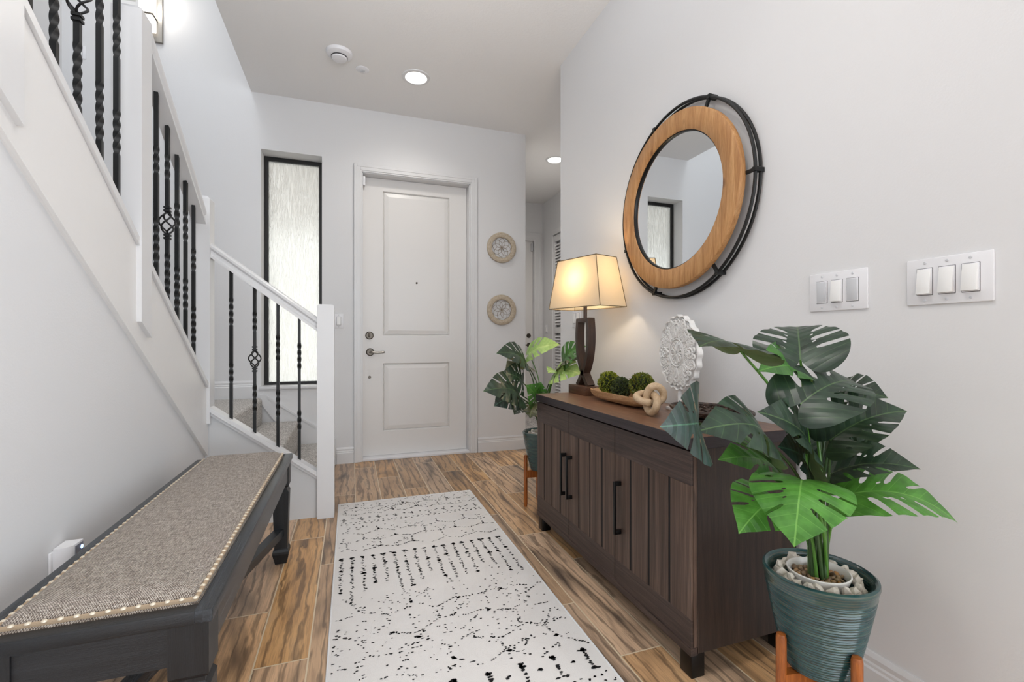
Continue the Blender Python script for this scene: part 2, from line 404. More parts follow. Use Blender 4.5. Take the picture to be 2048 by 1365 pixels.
def smoothpath(pts, n=8, closed=False):
    pts = [Vector(p) for p in pts]; out = []; N = len(pts)
    rng = N if closed else N - 1
    for i in range(rng):
        p0 = pts[(i - 1) % N] if closed else pts[max(i - 1, 0)]; p1 = pts[i]
        p2 = pts[(i + 1) % N]; p3 = pts[(i + 2) % N] if closed else pts[min(i + 2, N - 1)]
        for k in range(n):
            t = k / n
            out.append(0.5 * ((2 * p1) + (p2 - p0) * t + (2 * p0 - 5 * p1 + 4 * p2 - p3) * t * t + (3 * p1 - p0 - 3 * p2 + p3) * t ** 3))
    if not closed: out.append(pts[-1])
    return out

# ------------------------------------------------------------------ the room
H = 2.92; YF = 4.005; XR = 1.381; XL = -0.726; XS = -1.87
struct(MB().box(-4.0, 4.6, -5.2, 6.2, -0.1, 0).build('floor', 'floor', smooth=0))
mb = MB(); mb.box(-0.72, 4.6, -0.4, 6.2, H, H + 0.28); mb.box(-4.0, 4.6, -5.2, -0.4, H, H + 0.28)
struct(mb.build('ceiling', 'ceil', smooth=0))
struct(MB().box(-4.0, 1.0, -2.2, 4.2, 5.6, 5.7).build('ceiling_upper', 'ceil', smooth=0))
WX0, WX1, WZ0, WZ1 = -0.654, -0.217, 0.645, 2.488
DX0, DX1, DZ = 0.085, 1.012, 2.405
mb = MB()
mb.box(XS - 0.1, WX0, YF, 4.25, 0, 5.6); mb.box(WX0, WX1, YF, 4.25, 0, WZ0); mb.box(WX0, WX1, YF, 4.25, WZ1, 5.6)
mb.box(WX1, DX0, YF, 4.25, 0, 5.6); mb.box(DX0, DX1, YF, 4.25, DZ, 5.6); mb.box(DX1, 1.538, YF, 5.96, 0, H)
struct(mb.build('wall_front', 'wall', smooth=0))
struct(MB().box(XR, 2.54, 0.2, 2.915, 0, H).build('wall_right', 'wall', smooth=0))
mb = MB(); mb.box(1.5, 2.36 - 0.86, 5.945, 6.1, 0, H); mb.box(1.5, 2.41, 5.945, 6.1, 2.40, H); mb.box(2.41, 2.64, 5.945, 6.1, 0, H)
struct(mb.build('wall_hall_end', 'wall', smooth=0))
mb = MB(); mb.box(2.54, 2.64, 5.66, 5.95, 0, H); mb.box(2.54, 2.64, 2.9, 5.66, 2.46, H); mb.box(2.54, 2.64, 2.9, 4.10, 0, 2.46)
struct(mb.build('wall_hall_right', 'wall', smooth=0))
struct(MB().box(XS - 0.1, XS, -2.2, YF, 0, 5.6).build('wall_stairwell', 'wall', smooth=0))
mb = MB(); mb.box(-0.72, -0.62, -0.4, YF, H + 0.28, 5.6)
struct(mb.build('wall_upper', 'wall', smooth=0))
def cz(y): return 0.974 + (2.524 - y) * 0.70        # top of the stringer cap, upper flight
def cl(x): return 0.652 - 0.745 * (x + 0.695)        # top of the stringer cap, lower flight
mb = MB()
mb.prism([(-0.3, 0), (2.83, 0), (2.83, cz(2.83) - 0.2), (-0.25, cz(-0.25) - 0.2), (-0.3, H)], XL - 0.07, XL, 'x')
mb.box(XL - 0.07, XL, -0.6, -0.3, 0, H)
struct(mb.build('wall_left', 'wallside', smooth=0))

def baseboard(name, a, b, n, z=0, h=0.13):
    """a,b wall points, n outward normal"""
    a = Vector(a).to_3d(); b = Vector(b).to_3d(); n = Vector(n)
    prof = [(0, 0), (0.016, 0), (0.016, h * 0.66), (0.012, h * 0.70), (0.012, h * 0.76), (0.009, h * 0.80), (0.010, h * 0.90), (0.004, h), (0, h)]
    m = MB(); vs = []
    for p in (a, b):
        for (o, zz) in prof: q = p + n * o; vs.append((q.x, q.y, z + zz))
    k = len(prof); fs = [(i, (i + 1) % k, k + (i + 1) % k, k + i) for i in range(k)] + [tuple(range(k)), tuple(range(k, 2 * k))]
    m.add(vs, fs); return struct(m.build(name, 'trim', smooth=0))
baseboard('baseboard_front', (1.078, YF), (1.538, YF), (0, -1, 0))
baseboard('baseboard_front_left', (-0.108, YF), (0.025, YF), (0, -1, 0))
baseboard('baseboard_right', (XR, 0.2), (XR, 2.915), (-1, 0, 0))
baseboard('baseboard_left', (XL, -0.6), (XL, 2.82), (1, 0, 0))
baseboard('baseboard_landing', (XS, YF), (-0.70, YF), (0, -1, 0), z=0.555, h=0.14)
baseboard('baseboard_hall', (1.538, 5.9), (1.538, YF), (1, 0, 0))
baseboard('baseboard_right_end', (XR, 2.915), (2.54, 2.915), (0, 1, 0))

# window
w = MB(); fy0, fy1 = 4.150, 4.19
w.box(WX0, WX0 + 0.030, fy0, fy1, WZ0, WZ1); w.box(WX1 - 0.030, WX1, fy0, fy1, WZ0, WZ1)
w.box(WX0 + 0.03, WX1 - 0.03, fy0, fy1, WZ0, WZ0 + 0.022); w.box(WX0 + 0.03, WX1 - 0.03, fy0, fy1, WZ1 - 0.034, WZ1)
win = struct(w.build('window_1', 'bframe', smooth=0))
g = MB().box(WX0 + 0.028, WX1 - 0.028, 4.168, 4.172, WZ0 + 0.02, WZ1 - 0.03).build('window_glass', 'rain', win, smooth=0)
struct(MB().box(WX0 - 0.012, WX1 + 0.012, YF - 0.018, 4.150, WZ0 - 0.022, WZ0 + 0.001, 0.004).build('trim_1', 'trim'))
struct(MB().box(-3.2, 1.0, 4.26, 7.4, 2.62, 2.75).build('porch_soffit', 'wall', smooth=0))
struct(MB().box(-4.0, 1.0, 4.26, 9.0, -0.1, -0.01).build('porch_floor', 'ceil', smooth=0))

# entry door
def casing(m, x0, x1, z1, y, w=0.062, t=0.018, s=1):
    for (a, b, hh) in ((0, w, t * 0.6), (w * 0.18, w * 0.9, t * 0.85), (w * 0.62, w, t)):
        m.box(x0 - b, x0 - a, y, y - s * hh, 0, z1 + b, 0.002, 1); m.box(x1 + a, x1 + b, y, y - s * hh, 0, z1 + b, 0.002, 1)
        m.box(x0 - a, x1 + a, y, y - s * hh, z1 + a, z1 + b, 0.002, 1)
def panel(m, x0, x1, z0, z1, y, d=0.017, w=0.045):
    """moulded raised frame of one door panel on plane y facing -y"""
    def ring(i0, i1, y0, y1):
        a = [(x0 + i0, y0, z0 + i0), (x1 - i0, y0, z0 + i0), (x1 - i0, y0, z1 - i0), (x0 + i0, y0, z1 - i0)]
        b = [(x0 + i1, y1, z0 + i1), (x1 - i1, y1, z0 + i1), (x1 - i1, y1, z1 - i1), (x0 + i1, y1, z1 - i1)]
        m.add(a + b, [(i, (i + 1) % 4, 4 + (i + 1) % 4, 4 + i) for i in range(4)])
    ring(0, 0.006, y + 0.0005, y + d); ring(0.006, 0.014, y + d, y + d * 0.5); ring(0.014, w, y + d * 0.5, y + d * 0.15)
    m.add([(x0 + w, y + d * 0.15, z0 + w), (x1 - w, y + d * 0.15, z0 + w), (x1 - w, y + d * 0.15, z1 - w), (x0 + w, y + d * 0.15, z1 - w)], [(0, 1, 2, 3)])
def leaf_with_panels(m, x0, x1, z0, z1, y, th, pans):
    # stiles and rails around the recessed panels
    px0, px1 = pans[0][0], pans[0][1]
    m.box(x0, px0, y, y + th, z0, z1); m.box(px1, x1, y, y + th, z0, z1)
    zs = sorted([(p[2], p[3]) for p in pans]); cur = z0
    for (a, b) in zs: m.box(px0, px1, y, y + th, cur, a); cur = b
    m.box(px0, px1, y, y + th, cur, z1)
    m.box(px0, px1, y + 0.019, y + th, z0, z1)
    for p in pans: panel(m, *p, y)
m = MB(); casing(m, DX0 + 0.004, DX1 - 0.004, DZ - 0.006, YF)
m.box(DX0, DX0 + 0.012, YF, 4.16, 0, DZ); m.box(DX1 - 0.012, DX1, YF, 4.16, 0, DZ); m.box(DX0, DX1, YF, 4.16, DZ - 0.012, DZ)
door = struct(m.build('door_1', 'trim'))
m = MB(); YD = 4.095
leaf_with_panels(m, DX0 + 0.014, DX1 - 0.014, 0.022, DZ - 0.014, YD, 0.045, [(0.263, 0.840, 1.047, 2.287), (0.263, 0.840, 0.226, 0.808)])
m.build('door_leaf', 'doorp', door, smooth=0)
MB().box(DX0 + 0.012, DX1 - 0.012, 4.0, 4.15, 0, 0.02, 0.003).build('door_threshold', 'plate', door)
def rosette(c, r, t=0.012, mat='dsteel', parent=None, name='deadbolt'):
    m = MB(); m.lathe([(0, -t), (r * 0.78, -t), (r * 0.92, -t * 0.7), (r, -t * 0.3), (r, 0)], c, 32, 'y')
    return m.build(name, mat, parent)
d = rosette((0.152, YD, 1.047), 0.034, 0.012, parent=door)
MB().box(0.150 - 0.006, 0.150 + 0.006, YD - 0.030, YD - 0.010, 1.030, 1.066, 0.003).build('thumb_turn', 'dsteel', d)
d = rosette((0.158, YD, 0.906), 0.033, 0.012, parent=door, name='door_handle')
MB().tube(smoothpath([(0.158, YD - 0.008, 0.906), (0.160, YD - 0.045, 0.906), (0.172, YD - 0.056, 0.906), (0.215, YD - 0.056, 0.902), (0.262, YD - 0.054, 0.905), (0.268, YD - 0.05, 0.906)], 6), 0.0085, 10).build('lever', 'steel', d)
rosette((0.153, YD, 0.692), 0.012, 0.006, parent=door, name='security_bolt')
MB().lathe([(0, -0.004), (0.006, -0.004), (0.009, -0.002), (0.009, 0)], (0.549, YD + 0.002, 1.51), 20, 'y').build('peephole', 'dsteel', door)
MB().box(DX0 + 0.013, DX0 + 0.032, YF + 0.02, YF + 0.08, 2.30, 2.375, 0.003).build('door_sensor', 'plate', door)

# hall door and louvred door
m = MB(); casing(m, 1.56, 2.41, 2.40, 5.945, 0.10); m.box(1.5, 1.56, 5.945, 6.05, 0, 2.4); m.box(1.56, 2.41, 5.945, 6.05, 2.39, 2.4)
d2 = struct(m.build('door_2', 'trim'))
MB().box(1.56, 2.405, 5.985, 6.03, 0.01, 2.39).build('door_leaf', 'doorp', d2, smooth=0)
MB().box(2.375, 2.40, 5.95, 5.985, 2.25, 2.36, 0.004).build('door_closer', 'rocker2', d2)
h = rosette((2.345, 5.985, 1.075), 0.032, 0.014, 'dsteel', d2, 'deadbolt')
h = rosette((2.350, 5.985, 0.945), 0.032, 0.014, 'dsteel', d2, 'door_handle')
MB().tube(smoothpath([(2.35, 5.98, 0.945), (2.348, 5.93, 0.945), (2.33, 5.92, 0.945), (2.25, 5.925, 0.943)], 5), 0.010, 8).build('lever', 'dsteel', h)
m = MB()
for (a, b) in ((5.66, 5.60), (4.16, 4.10)): m.box(2.53, 2.56, min(a, b), max(a, b), 0, 2.46, 0.002, 1)
m.box(2.53, 2.56, 4.16, 5.60, 2.40, 2.46, 0.002, 1)
d3 = struct(m.build('door_3', 'trim'))
for i in range(2):
    y1 = 5.60 - i * 0.72; y0 = y1 - 0.715; m = MB()
    m.box(2.545, 2.575, y1 - 0.05, y1, 0.01, 2.39); m.box(2.545, 2.575, y0, y0 + 0.05, 0.01, 2.39)
    for z in (0.01, 1.10, 2.31): m.box(2.545, 2.575, y0 + 0.05, y1 - 0.05, z, z + (0.15 if z < 1 else 0.08))
    z = 0.18
    while z < 2.29:
        if not 1.07 < z < 1.19:
            m.add([(2.552, y0 + 0.05, z - 0.012), (2.552, y1 - 0.05, z - 0.012), (2.572, y1 - 0.05, z + 0.018), (2.572, y0 + 0.05, z + 0.018),
                   (2.548, y0 + 0.05, z - 0.008), (2.548, y1 - 0.05, z - 0.008), (2.568, y1 - 0.05, z + 0.022), (2.568, y0 + 0.05, z + 0.022)],
                  [(0, 1, 2, 3), (4, 5, 6, 7), (0, 1, 5, 4), (2, 3, 7, 6)])
        z += 0.040
    m.build('louvred_panel', 'trim', d3, smooth=0)
struct(MB().box(2.60, 2.64, 4.10, 5.66, 0, 2.46).build('wall_closet', 'wall', smooth=0))
r = MB().box(1.62, 2.30, 4.60, 5.90, 0.0, 0.010, 0.003).build('hall_rug', 'hallrug')
tag(r, 'mottled grey and white rug on the side hall floor behind the far plant', 'rug')

# ------------------------------------------------------------------ staircase
st = thing('staircase', (-0.9, 2.9, 0), 'white L-shaped staircase with speckled grey carpeted steps beside the entry window', 'staircase')
Y0S, Y1S = 2.862, 3.985
def step(x0, x1, y0, y1, z0, z1): MB().box(x0, x1, y0, y1, z0, z1, 0.022, 4).build('step', 'carpet', st)
step(-0.385, -0.12, Y0S, Y1S, 0.0, 0.187); step(-0.645, -0.38, Y0S, Y1S, 0.0, 0.374)
m = MB().box(XS + 0.005, -0.64, Y0S - 0.02, Y1S, 0.3, 0.561, 0.022, 4)
# keep the landing clear of the turning post
m.build('landing', 'carpet', st)
for k in range(1, 13):
    yn = 2.79 - (k - 1) * 0.267; z = 0.561 + 0.187 * k
    step(XS + 0.005, -0.800, yn - 0.29, yn, z - 0.2, z)
m = MB(); m.prism([(-0.66, 0.53), (-0.66, 0.585), (-0.62, 0.582), (-0.605, 0.572), (-0.112, 0.209), (-0.112, 0.0), (-0.3, 0.0)], Y1S, YF, 'y')
m.prism([(-0.605, 0.555), (-0.605, 0.572), (-0.112, 0.209), (-0.112, 0.192)], Y1S - 0.006, Y1S + 0.002, 'y')
m.build('skirt_board', 'trim', st, smooth=0)
# face below the lower flight and its capped stringer
m = MB(); m.prism([(XL, 0), (XL, cl(XL) - 0.03), (-0.178, cl(-0.178) - 0.03), (-0.178, 0)], 2.83, 2.858, 'y')
m.build('side_panel', 'sidep', st, smooth=0)
m = MB(); m.prism([(-0.70, cl(-0.70) - 0.026), (-0.70, cl(-0.70)), (-0.178, cl(-0.178)), (-0.178, cl(-0.178) - 0.026)], 2.798, 2.872, 'y')
m.prism([(-0.70, cl(-0.70) - 0.048), (-0.70, cl(-0.70) - 0.026), (-0.178, cl(-0.178) - 0.026), (-0.178, cl(-0.178) - 0.048)], 2.816, 2.84, 'y')
m.build('stringer_cap', 'trim', st, smooth=0)
# upper flight stringer board and cap, in stretches between the posts
ST = [(-0.3, 1.26), (1.346, 1.966), (2.053, 2.797)]
m = MB(); ya, yb = -0.3, 2.826
m.prism([(ya, cz(ya) - 0.37), (yb, cz(yb) - 0.37), (yb, cz(yb) - 0.03), (ya, cz(ya) - 0.03)], XL - 0.002, XL + 0.016, 'x')
m.build('stringer', 'brush', st, smooth=0)
for (a, b) in ST:
    m = MB(); m.prism([(a, cz(a) - 0.028), (b, cz(b) - 0.028), (b, cz(b)), (a, cz(a))], -0.785, -0.700, 'x')
    m.build('stringer_cap', 'trim', st, smooth=0)
# plain riser side behind the caps
m = MB(); m.prism([(ya, cz(ya) - 0.42), (yb, cz(yb) - 0.42), (yb, cz(yb) - 0.03), (ya, cz(ya) - 0.03)], -0.785, XL - 0.003, 'x')
m.build('inner_stringer', 'trim', st, smooth=0)

rl = thing('stair_railing', (-0.74, 2.85, 0), 'white stair railing with twisted black iron balusters and square newel posts', 'stair railing')
def post(x0, x1, y0, y1, z0, z1, slope=0.0, ch=0.016):
    m = MB()
    b = [(x0, y0, z0 + slope * (y1 - y0)), (x1, y0, z0 + slope * (y1 - y0)), (x1, y1, z0), (x0, y1, z0)]
    c = [(x0, y0, z1 - ch), (x1, y0, z1 - ch), (x1, y1, z1 - ch), (x0, y1, z1 - ch)]
    d = [(x0 + ch, y0 + ch, z1), (x1 - ch, y0 + ch, z1), (x1 - ch, y1 - ch, z1), (x0 + ch, y1 - ch, z1)]
    m.add(b + c + d, [(3, 2, 1, 0), (8, 9, 10, 11)] + [(i, (i + 1) % 4, 4 + (i + 1) % 4, 4 + i) for i in range(4)] + [(4 + i, 4 + (i + 1) % 4, 8 + (i + 1) % 4, 8 + i) for i in range(4)])
    m.build('newel_post', 'trim', rl, smooth=0)
post(-0.177, -0.087, 2.795, 2.885, 0, 1.207, ch=0.008)
post(-0.785, -0.695, 2.797, 2.887, 0.567, 1.763)
post(-0.785, -0.695, 1.966, 2.053, 1.012, 2.19, 0.65)
post(-0.785, -0.695, 1.260, 1.346, 1.485, 2.67, 0.65)
railsec = [(-0.030, -0.036), (0.030, -0.036), (0.030, -0.022), (0.020, -0.014), (0.018, 0.000), (0.033, 0.010), (0.034, 0.022), (0.024, 0.033), (0, 0.037), (-0.024, 0.033), (-0.034, 0.022), (-0.033, 0.010), (-0.018, 0.0), (-0.020, -0.014), (-0.030, -0.022)]
def handrail(p, q):
    p = Vector(p); q = Vector(q); side = Vector((0, 1, 0)) if abs(q.x - p.x) > abs(q.y - p.y) else Vector((1, 0, 0))
    vs = []; 
    for c in (p, q):
        for (a, b) in railsec: vs.append(c + side * a + Vector((0, 0, 1)) * b * 1.12)
    k = len(railsec); m = MB(); m.add(vs, [(i, (i + 1) % k, k + (i + 1) % k, k + i) for i in range(k)] + [tuple(range(k)), tuple(range(k, 2 * k))])
    m.build('handrail', 'trim', rl, smooth=40)
def rz_lo(x): return 1.480 - 0.745 * (x + 0.695)     # rail axis, lower flight
def rz_up(y): return cz(y) + 0.868 - 0.0
handrail((-0.696, 2.842, rz_lo(-0.696)), (-0.176, 2.842, rz_lo(-0.176)))
for (a, b) in ST: handrail((-0.742, a, rz_up(a)), (-0.742, b, rz_up(b)))
SQ = [(1, 1), (-1, 1), (-1, -1), (1, -1)]
def baluster(x, y, zb, zt, twists, basket=None):
    """square iron bar, twists = [(z0, z1)], basket centre height"""
    def bar(m, a, b):
        zs = [a]; n = max(2, int((b - a) / 0.006))
        zs = [a + (b - a) * i / n for i in range(n + 1)]; rot = []; ang = 0; pz = a
        for z in zs:
            mid = (z + pz) / 2
            if any(t0 < mid < t1 for (t0, t1) in twists): ang += (z - pz) * 2 * PI / 0.150
            rot.append(ang); pz = z
        # finish each twist square with the bar
        m.tube([(x, y, z) for z in zs], 0.0075, rot=rot, sq=SQ, up=(1, 0, 0))
    m = MB()
    tw = []
    for (t0, t1) in twists:
        n = max(1, round((t1 - t0) / 0.0375)); tw.append((t0, t0 + n * 0.0375))
    twists = tw
    if basket:
        bar(m, zb, basket - 0.045); bar(m, basket + 0.045, zt)
        for s in (-1, 1):
            for q in (0, 1):
                z = basket + s * (0.052 + q * 0.014); m.tube([(x, y, z - 0.004), (x, y, z + 0.004)], 0.0115, sq=SQ, up=(1, 0, 0))
    else: bar(m, zb, zt)
    o = m.build('baluster', 'iron', rl, smooth=25)
    if basket:
        k = MB()
        for w_ in range(4):
            pts = []; 
            for i in range(19):
                t = i / 18; a = w_ * PI / 2 + t * PI * 1.0; r = 0.004 + 0.026 * math.sin(PI * t) ** 0.8
                pts.append((x + r * math.cos(a), y + r * math.sin(a), basket - 0.046 + 0.092 * t))
            k.tube(pts, 0.0036, 6)
        k.build('basket', 'iron', o)
def tz(z, L): return [(z + a, z + b) for (a, b) in L]
LO = [(-0.605, [(0.77, 0.87), (1.08, 1.215)], None), (-0.493, [(0.61, 0.75), (1.05, 1.18)], 0.902),
      (-0.379, [(0.58, 0.72), (0.885, 1.04)], None), (-0.271, [(0.50, 0.62), (0.84, 0.99)], None)]
for (x, tw, bk) in LO: baluster(x, 2.835, cl(x) - 0.012, rz_lo(x) - 0.03, tw, bk)
UP = [(2.237, 'a'), (2.356, 'b'), (2.472, 'a'), (2.586, 'c'), (2.705, 'a'), (1.902, 'c'), (1.790, 'a'), (1.666, 'b'), (1.555, 'a'), (1.446, 'c')]
y = 1.17
while y > 0.3: UP.append((y, 'abac'[int(y * 8) % 4])); y -= 0.115
for (y, k) in UP:
    z = cz(y)
    tw = {'a': [(0.14, 0.31), (0.50, 0.62)], 'b': [(0.10, 0.27), (0.60, 0.72)], 'c': [(0.22, 0.37), (0.54, 0.69)]}[k]
    baluster(-0.742, y, z - 0.012, rz_up(y) - 0.03, tz(z, tw), z + 0.415 if k == 'b' else None)
# fascia and sconce on the wall above
s = thing('wall_sconce', (-1.35, YF, 3.16), 'lit wall sconce with frosted shade and grey metal back plate high above the stair landing', 'sconce')
MB().box(-1.42, -1.285, YF - 0.022, YF, 3.16, 3.56, 0.003).build('back_plate', 'steel', s)
MB().box(-1.40, -1.318, YF - 0.105, YF - 0.022, 3.215, 3.55, 0.006).build('shade', 'sled', s)
m = MB().box(-1.405, -1.313, YF - 0.11, YF - 0.022, 3.30, 3.312, 0.002); m.build('band', 'dsteel', s)
ld = bpy.data.lights.new('sconce_lamp', 'POINT'); ld.energy = 1.3; ld.color = (1, 0.94, 0.86); ld.shadow_soft_size = 0.06
lo = bpy.data.objects.new('sconce_lamp', ld); COL.objects.link(lo); lo.location = (-1.30, YF - 0.17, 3.45)

# ------------------------------------------------------------------ ceiling things
def recessed(x, y, label, grp, power):
    t = thing('recessed_light', (x, y, H), label, 'ceiling light', grp)
    m = MB(); m.lathe([(0.072, -0.002), (0.078, -0.009), (0.098, -0.006), (0.101, 0.0)], (x, y, H), 48)
    m.build('trim_ring', 'trim', t)
    MB().lathe([(0, -0.004), (0.078, -0.004), (0.078, 0.0)], (x, y, H), 40).build('diffuser', 'led', t)
    d = bpy.data.lights.new('downlight', 'SPOT'); d.energy = power; d.spot_size = math.radians(150); d.spot_blend = 0.9
    d.color = (1, 0.95, 0.88); d.shadow_soft_size = 0.07
    o = bpy.data.objects.new('downlight', d); COL.objects.link(o); o.location = (x, y, H - 0.03)
recessed(0.45, 3.39, 'lit round recessed ceiling light in front of the entry door', None, 17)
recessed(2.04, 4.445, 'lit recessed ceiling light half hidden in the side hall', None, 52)
recessed(0.45, 0.9, 'recessed ceiling light over the near end of the hallway', None, 18)
recessed(0.45, -1.6, 'recessed ceiling light at the rear of the hallway', None, 26)
sd = thing('smoke_detector', (-0.07, 3.27, H), 'larger round white smoke detector with dark vent slots on the ceiling', 'smoke detector')
c = (-0.07, 3.27, H)
MB().lathe([(0, -0.03), (0.055, -0.03), (0.078, -0.018), (0.084, -0.006), (0.084, 0)], c, 40).build('base', 'plate', sd)
MB().lathe([(0, -0.036), (0.052, -0.036), (0.052, -0.0305)], c, 40).build('vent', 'gap', sd)
MB().lathe([(0, -0.052), (0.030, -0.051), (0.046, -0.046), (0.050, -0.037)], c, 40).build('cap', 'plate', sd)
cd = thing('sprinkler_cover', (0.08, 3.42, H), 'small round white sprinkler cover between smoke detector and recessed light', 'sprinkler')
c = (0.08, 3.42, H)
MB().lathe([(0.018, -0.010), (0.034, -0.008), (0.044, -0.003), (0.045, 0)], c, 32).build('cover', 'plate', cd)
MB().lathe([(0, -0.013), (0.012, -0.013), (0.017, -0.0101)], c, 20).build('head', 'rocker2', cd)

# ------------------------------------------------------------------ switch plates
def switch_plate(origin, axis, n, label, gangs, wide=0.174, hh=0.117, mats=None, grp=None):
    """origin = plate centre on the wall; axis = 'x' wall (faces -x) or 'y' wall (faces -y)"""
    t = thing('switch_plate', origin, label, 'light switch', grp)
    cx, cy, cz_ = origin
    def B(a0, a1, d0, d1, z0, z1, bev=0.001):
        m = MB()
        if axis == 'x': return m.box(cx - d1 * n, cx - d0 * n, cy + a0, cy + a1, cz_ + z0, cz_ + z1, bev)
        return m.box(cx + a0, cx + a1, cy - d1, cy - d0, cz_ + z0, cz_ + z1, bev)
    B(-wide / 2, wide / 2, 0, 0.006, -hh / 2, hh / 2, 0.003).build('plate', 'plate', t)
    pitch = 0.046
    for g_ in range(gangs):
        a = (g_ - (gangs - 1) / 2) * pitch
        mt = (mats or ['rocker'] * gangs)[g_]
        B(a - 0.0175, a + 0.0175, 0.004, 0.0066, -0.0345, 0.0345, 0.0006).build('rocker_frame', 'gap', t)
        B(a - 0.0162, a + 0.0162, 0.004, 0.0085, -0.0332, 0.0332, 0.001).build('rocker_surround', 'plate', t)
        # tilted paddle
        m = MB(); tilt = 0.0035 if mt == 'rocker' else -0.0015
        def xf(v, tilt=tilt):
            k = (v.z - cz_) / 0.031
            if axis == 'x': return Vector((v.x + n * k * tilt, v.y, v.z))
            return Vector((v.x, v.y + k * tilt, v.z))
        if axis == 'x': m.box(cx - 0.0145 * n if mt == 'rocker' else cx - 0.0105 * n, cx - 0.004 * n, cy + a - 0.0145, cy + a + 0.0145, cz_ - 0.031, cz_ + 0.031, 0.001, xf=xf)
        else: m.box(cx + a - 0.0145, cx + a + 0.0145, cy - 0.0135, cy - 0.004, cz_ - 0.031, cz_ + 0.031, 0.001, xf=xf)
        m.build('rocker', mt, t)
        for zz in (-0.0475, 0.0475):
            if axis == 'x': MB().lathe([(0, -0.0082 * n), (0.0028, -0.0078 * n), (0.0034, -0.006 * n)], (cx, cy + a, cz_ + zz), 12, 'x').build('screw', 'rocker2', t)
            else: MB().lathe([(0, -0.0082), (0.0028, -0.0078), (0.0034, -0.006)], (cx + a, cy, cz_ + zz), 12, 'y').build('screw', 'rocker2', t)
    return t
switch_plate((XR, 0.980, 1.150), 'x', 1, 'white triple light switch plate on the right wall, nearer the mirror', 3, mats=['rocker2', 'rocker', 'rocker2'])
switch_plate((XR, 0.710, 1.150), 'x', 1, 'larger-looking white triple rocker switch plate at the right edge of the photo', 3)
switch_plate((XR, 2.665, 1.147), 'x', 1, 'white light switch plate on the wall behind the table lamp', 2, wide=0.118)
switch_plate((-0.090, YF, 1.163), 'y', 1, 'single white light switch plate between the newel post and the entry door', 1, wide=0.072)
switch_plate((-1.772, YF, 3.005), 'y', 1, 'small white switch plate seen between balusters at the upper left', 1, wide=0.075, hh=0.09)
switch_plate((2.54, 5.80, 1.16), 'x', 1, 'single white light switch plate on the side hall wall by the louvred door', 1, wide=0.072)

# plug-in device on the left wall, above the bench edge
p = thing('plug_in_freshener', (XL, 1.555, 0.34), 'white plug-in air freshener with blue light ring on wall behind the bench', 'air freshener')
m = MB(); m.prism([(XL + 0.006, 1.504), (XL + 0.022, 1.503), (XL + 0.034, 1.508), (XL + 0.043, 1.518), (XL + 0.044, 1.560), (XL + 0.006, 1.560)], 0.36, 0.465, 'z')
m.build('body', 'plate', p, smooth=50)
m = MB(); m.box(XL + 0.0435, XL + 0.0452, 1.520, 1.557, 0.364, 0.461, 0.0006); m.build('front_panel', 'darkp', p, smooth=0)
MB().tube([(XL + 0.0456, 1.549 + 0.0042 * math.cos(a * PI / 8), 0.449 + 0.0042 * math.sin(a * PI / 8)) for a in range(16)], 0.0013, 6, closed=True).build('indicator_ring', 'blue', p)
MB().box(XL, XL + 0.006, 1.494, 1.566, 0.345, 0.458, 0.002).build('wall_plate', 'plate', p)
#PART2
# ------------------------------------------------------------------ runner rug
rg = MB(); RX0, RX1, RY0, RY1 = -0.066, 0.748, 0.52, 2.982; RT = 0.009
rg.box(RX0, RX1, RY0, RY1, 0, RT, 0.004, 2); rug = rg.build('runner_rug', 'rug')
tag(rug, 'cream runner rug with scattered black geometric yarn pattern down the hallway', 'rug')
m = MB()
for (a, b, c, d) in ((RX0 - .004, RX0 + .003, RY0, RY1), (RX1 - .003, RX1 + .004, RY0, RY1), (RX0, RX1, RY1 - .003, RY1 + .004), (RX0, RX1, RY0 - .004, RY0 + .003)):
    m.box(a, b, c, d, 0, RT + 0.001, 0.003)
m.build('bound_edge', 'rugedge', rug)
R = random.Random(3); mk = MB()
def speck(x, y, s=0.004, el=1.0):
    if not (RX0 + 0.012 < x < RX1 - 0.012 and RY0 + 0.012 < y < RY1 - 0.012): return
    s *= 1.32; n = 5; a0 = R.random() * 6.28; st = R.uniform(1.0, 2.2)
    vs = []
    for i in range(n):
        a = a0 + i * 6.283 / n; r = s * R.uniform(0.55, 1.15)
        vs.append((x + r * math.cos(a) * st ** 0.5, y + r * math.sin(a) * el / st ** 0.5, RT + 0.0009))
    mk.add(vs, [tuple(range(n))])
def line(p, q, keep=0.55, s=0.0032, jit=0.004, stepd=0.0085):
    L = math.hypot(q[0] - p[0], q[1] - p[1]); n = max(1, int(L / stepd))
    for i in range(n + 1):
        if R.random() > keep: continue
        t = i / n; speck(p[0] + (q[0] - p[0]) * t + R.gauss(0, jit * .5), p[1] + (q[1] - p[1]) * t + R.gauss(0, jit * .5), s * R.uniform(0.7, 1.3))
def blob(x, y, k=5, sp=0.007, s=0.0045):
    for i in range(k): speck(x + R.gauss(0, sp * .6), y + R.gauss(0, sp * .6), s * R.uniform(.7, 1.2))
def cross(x, y, a=0.018):
    line((x - a, y), (x + a, y), .8, .004); line((x, y - a * 1.6), (x, y + a * 1.6), .8, .004); 
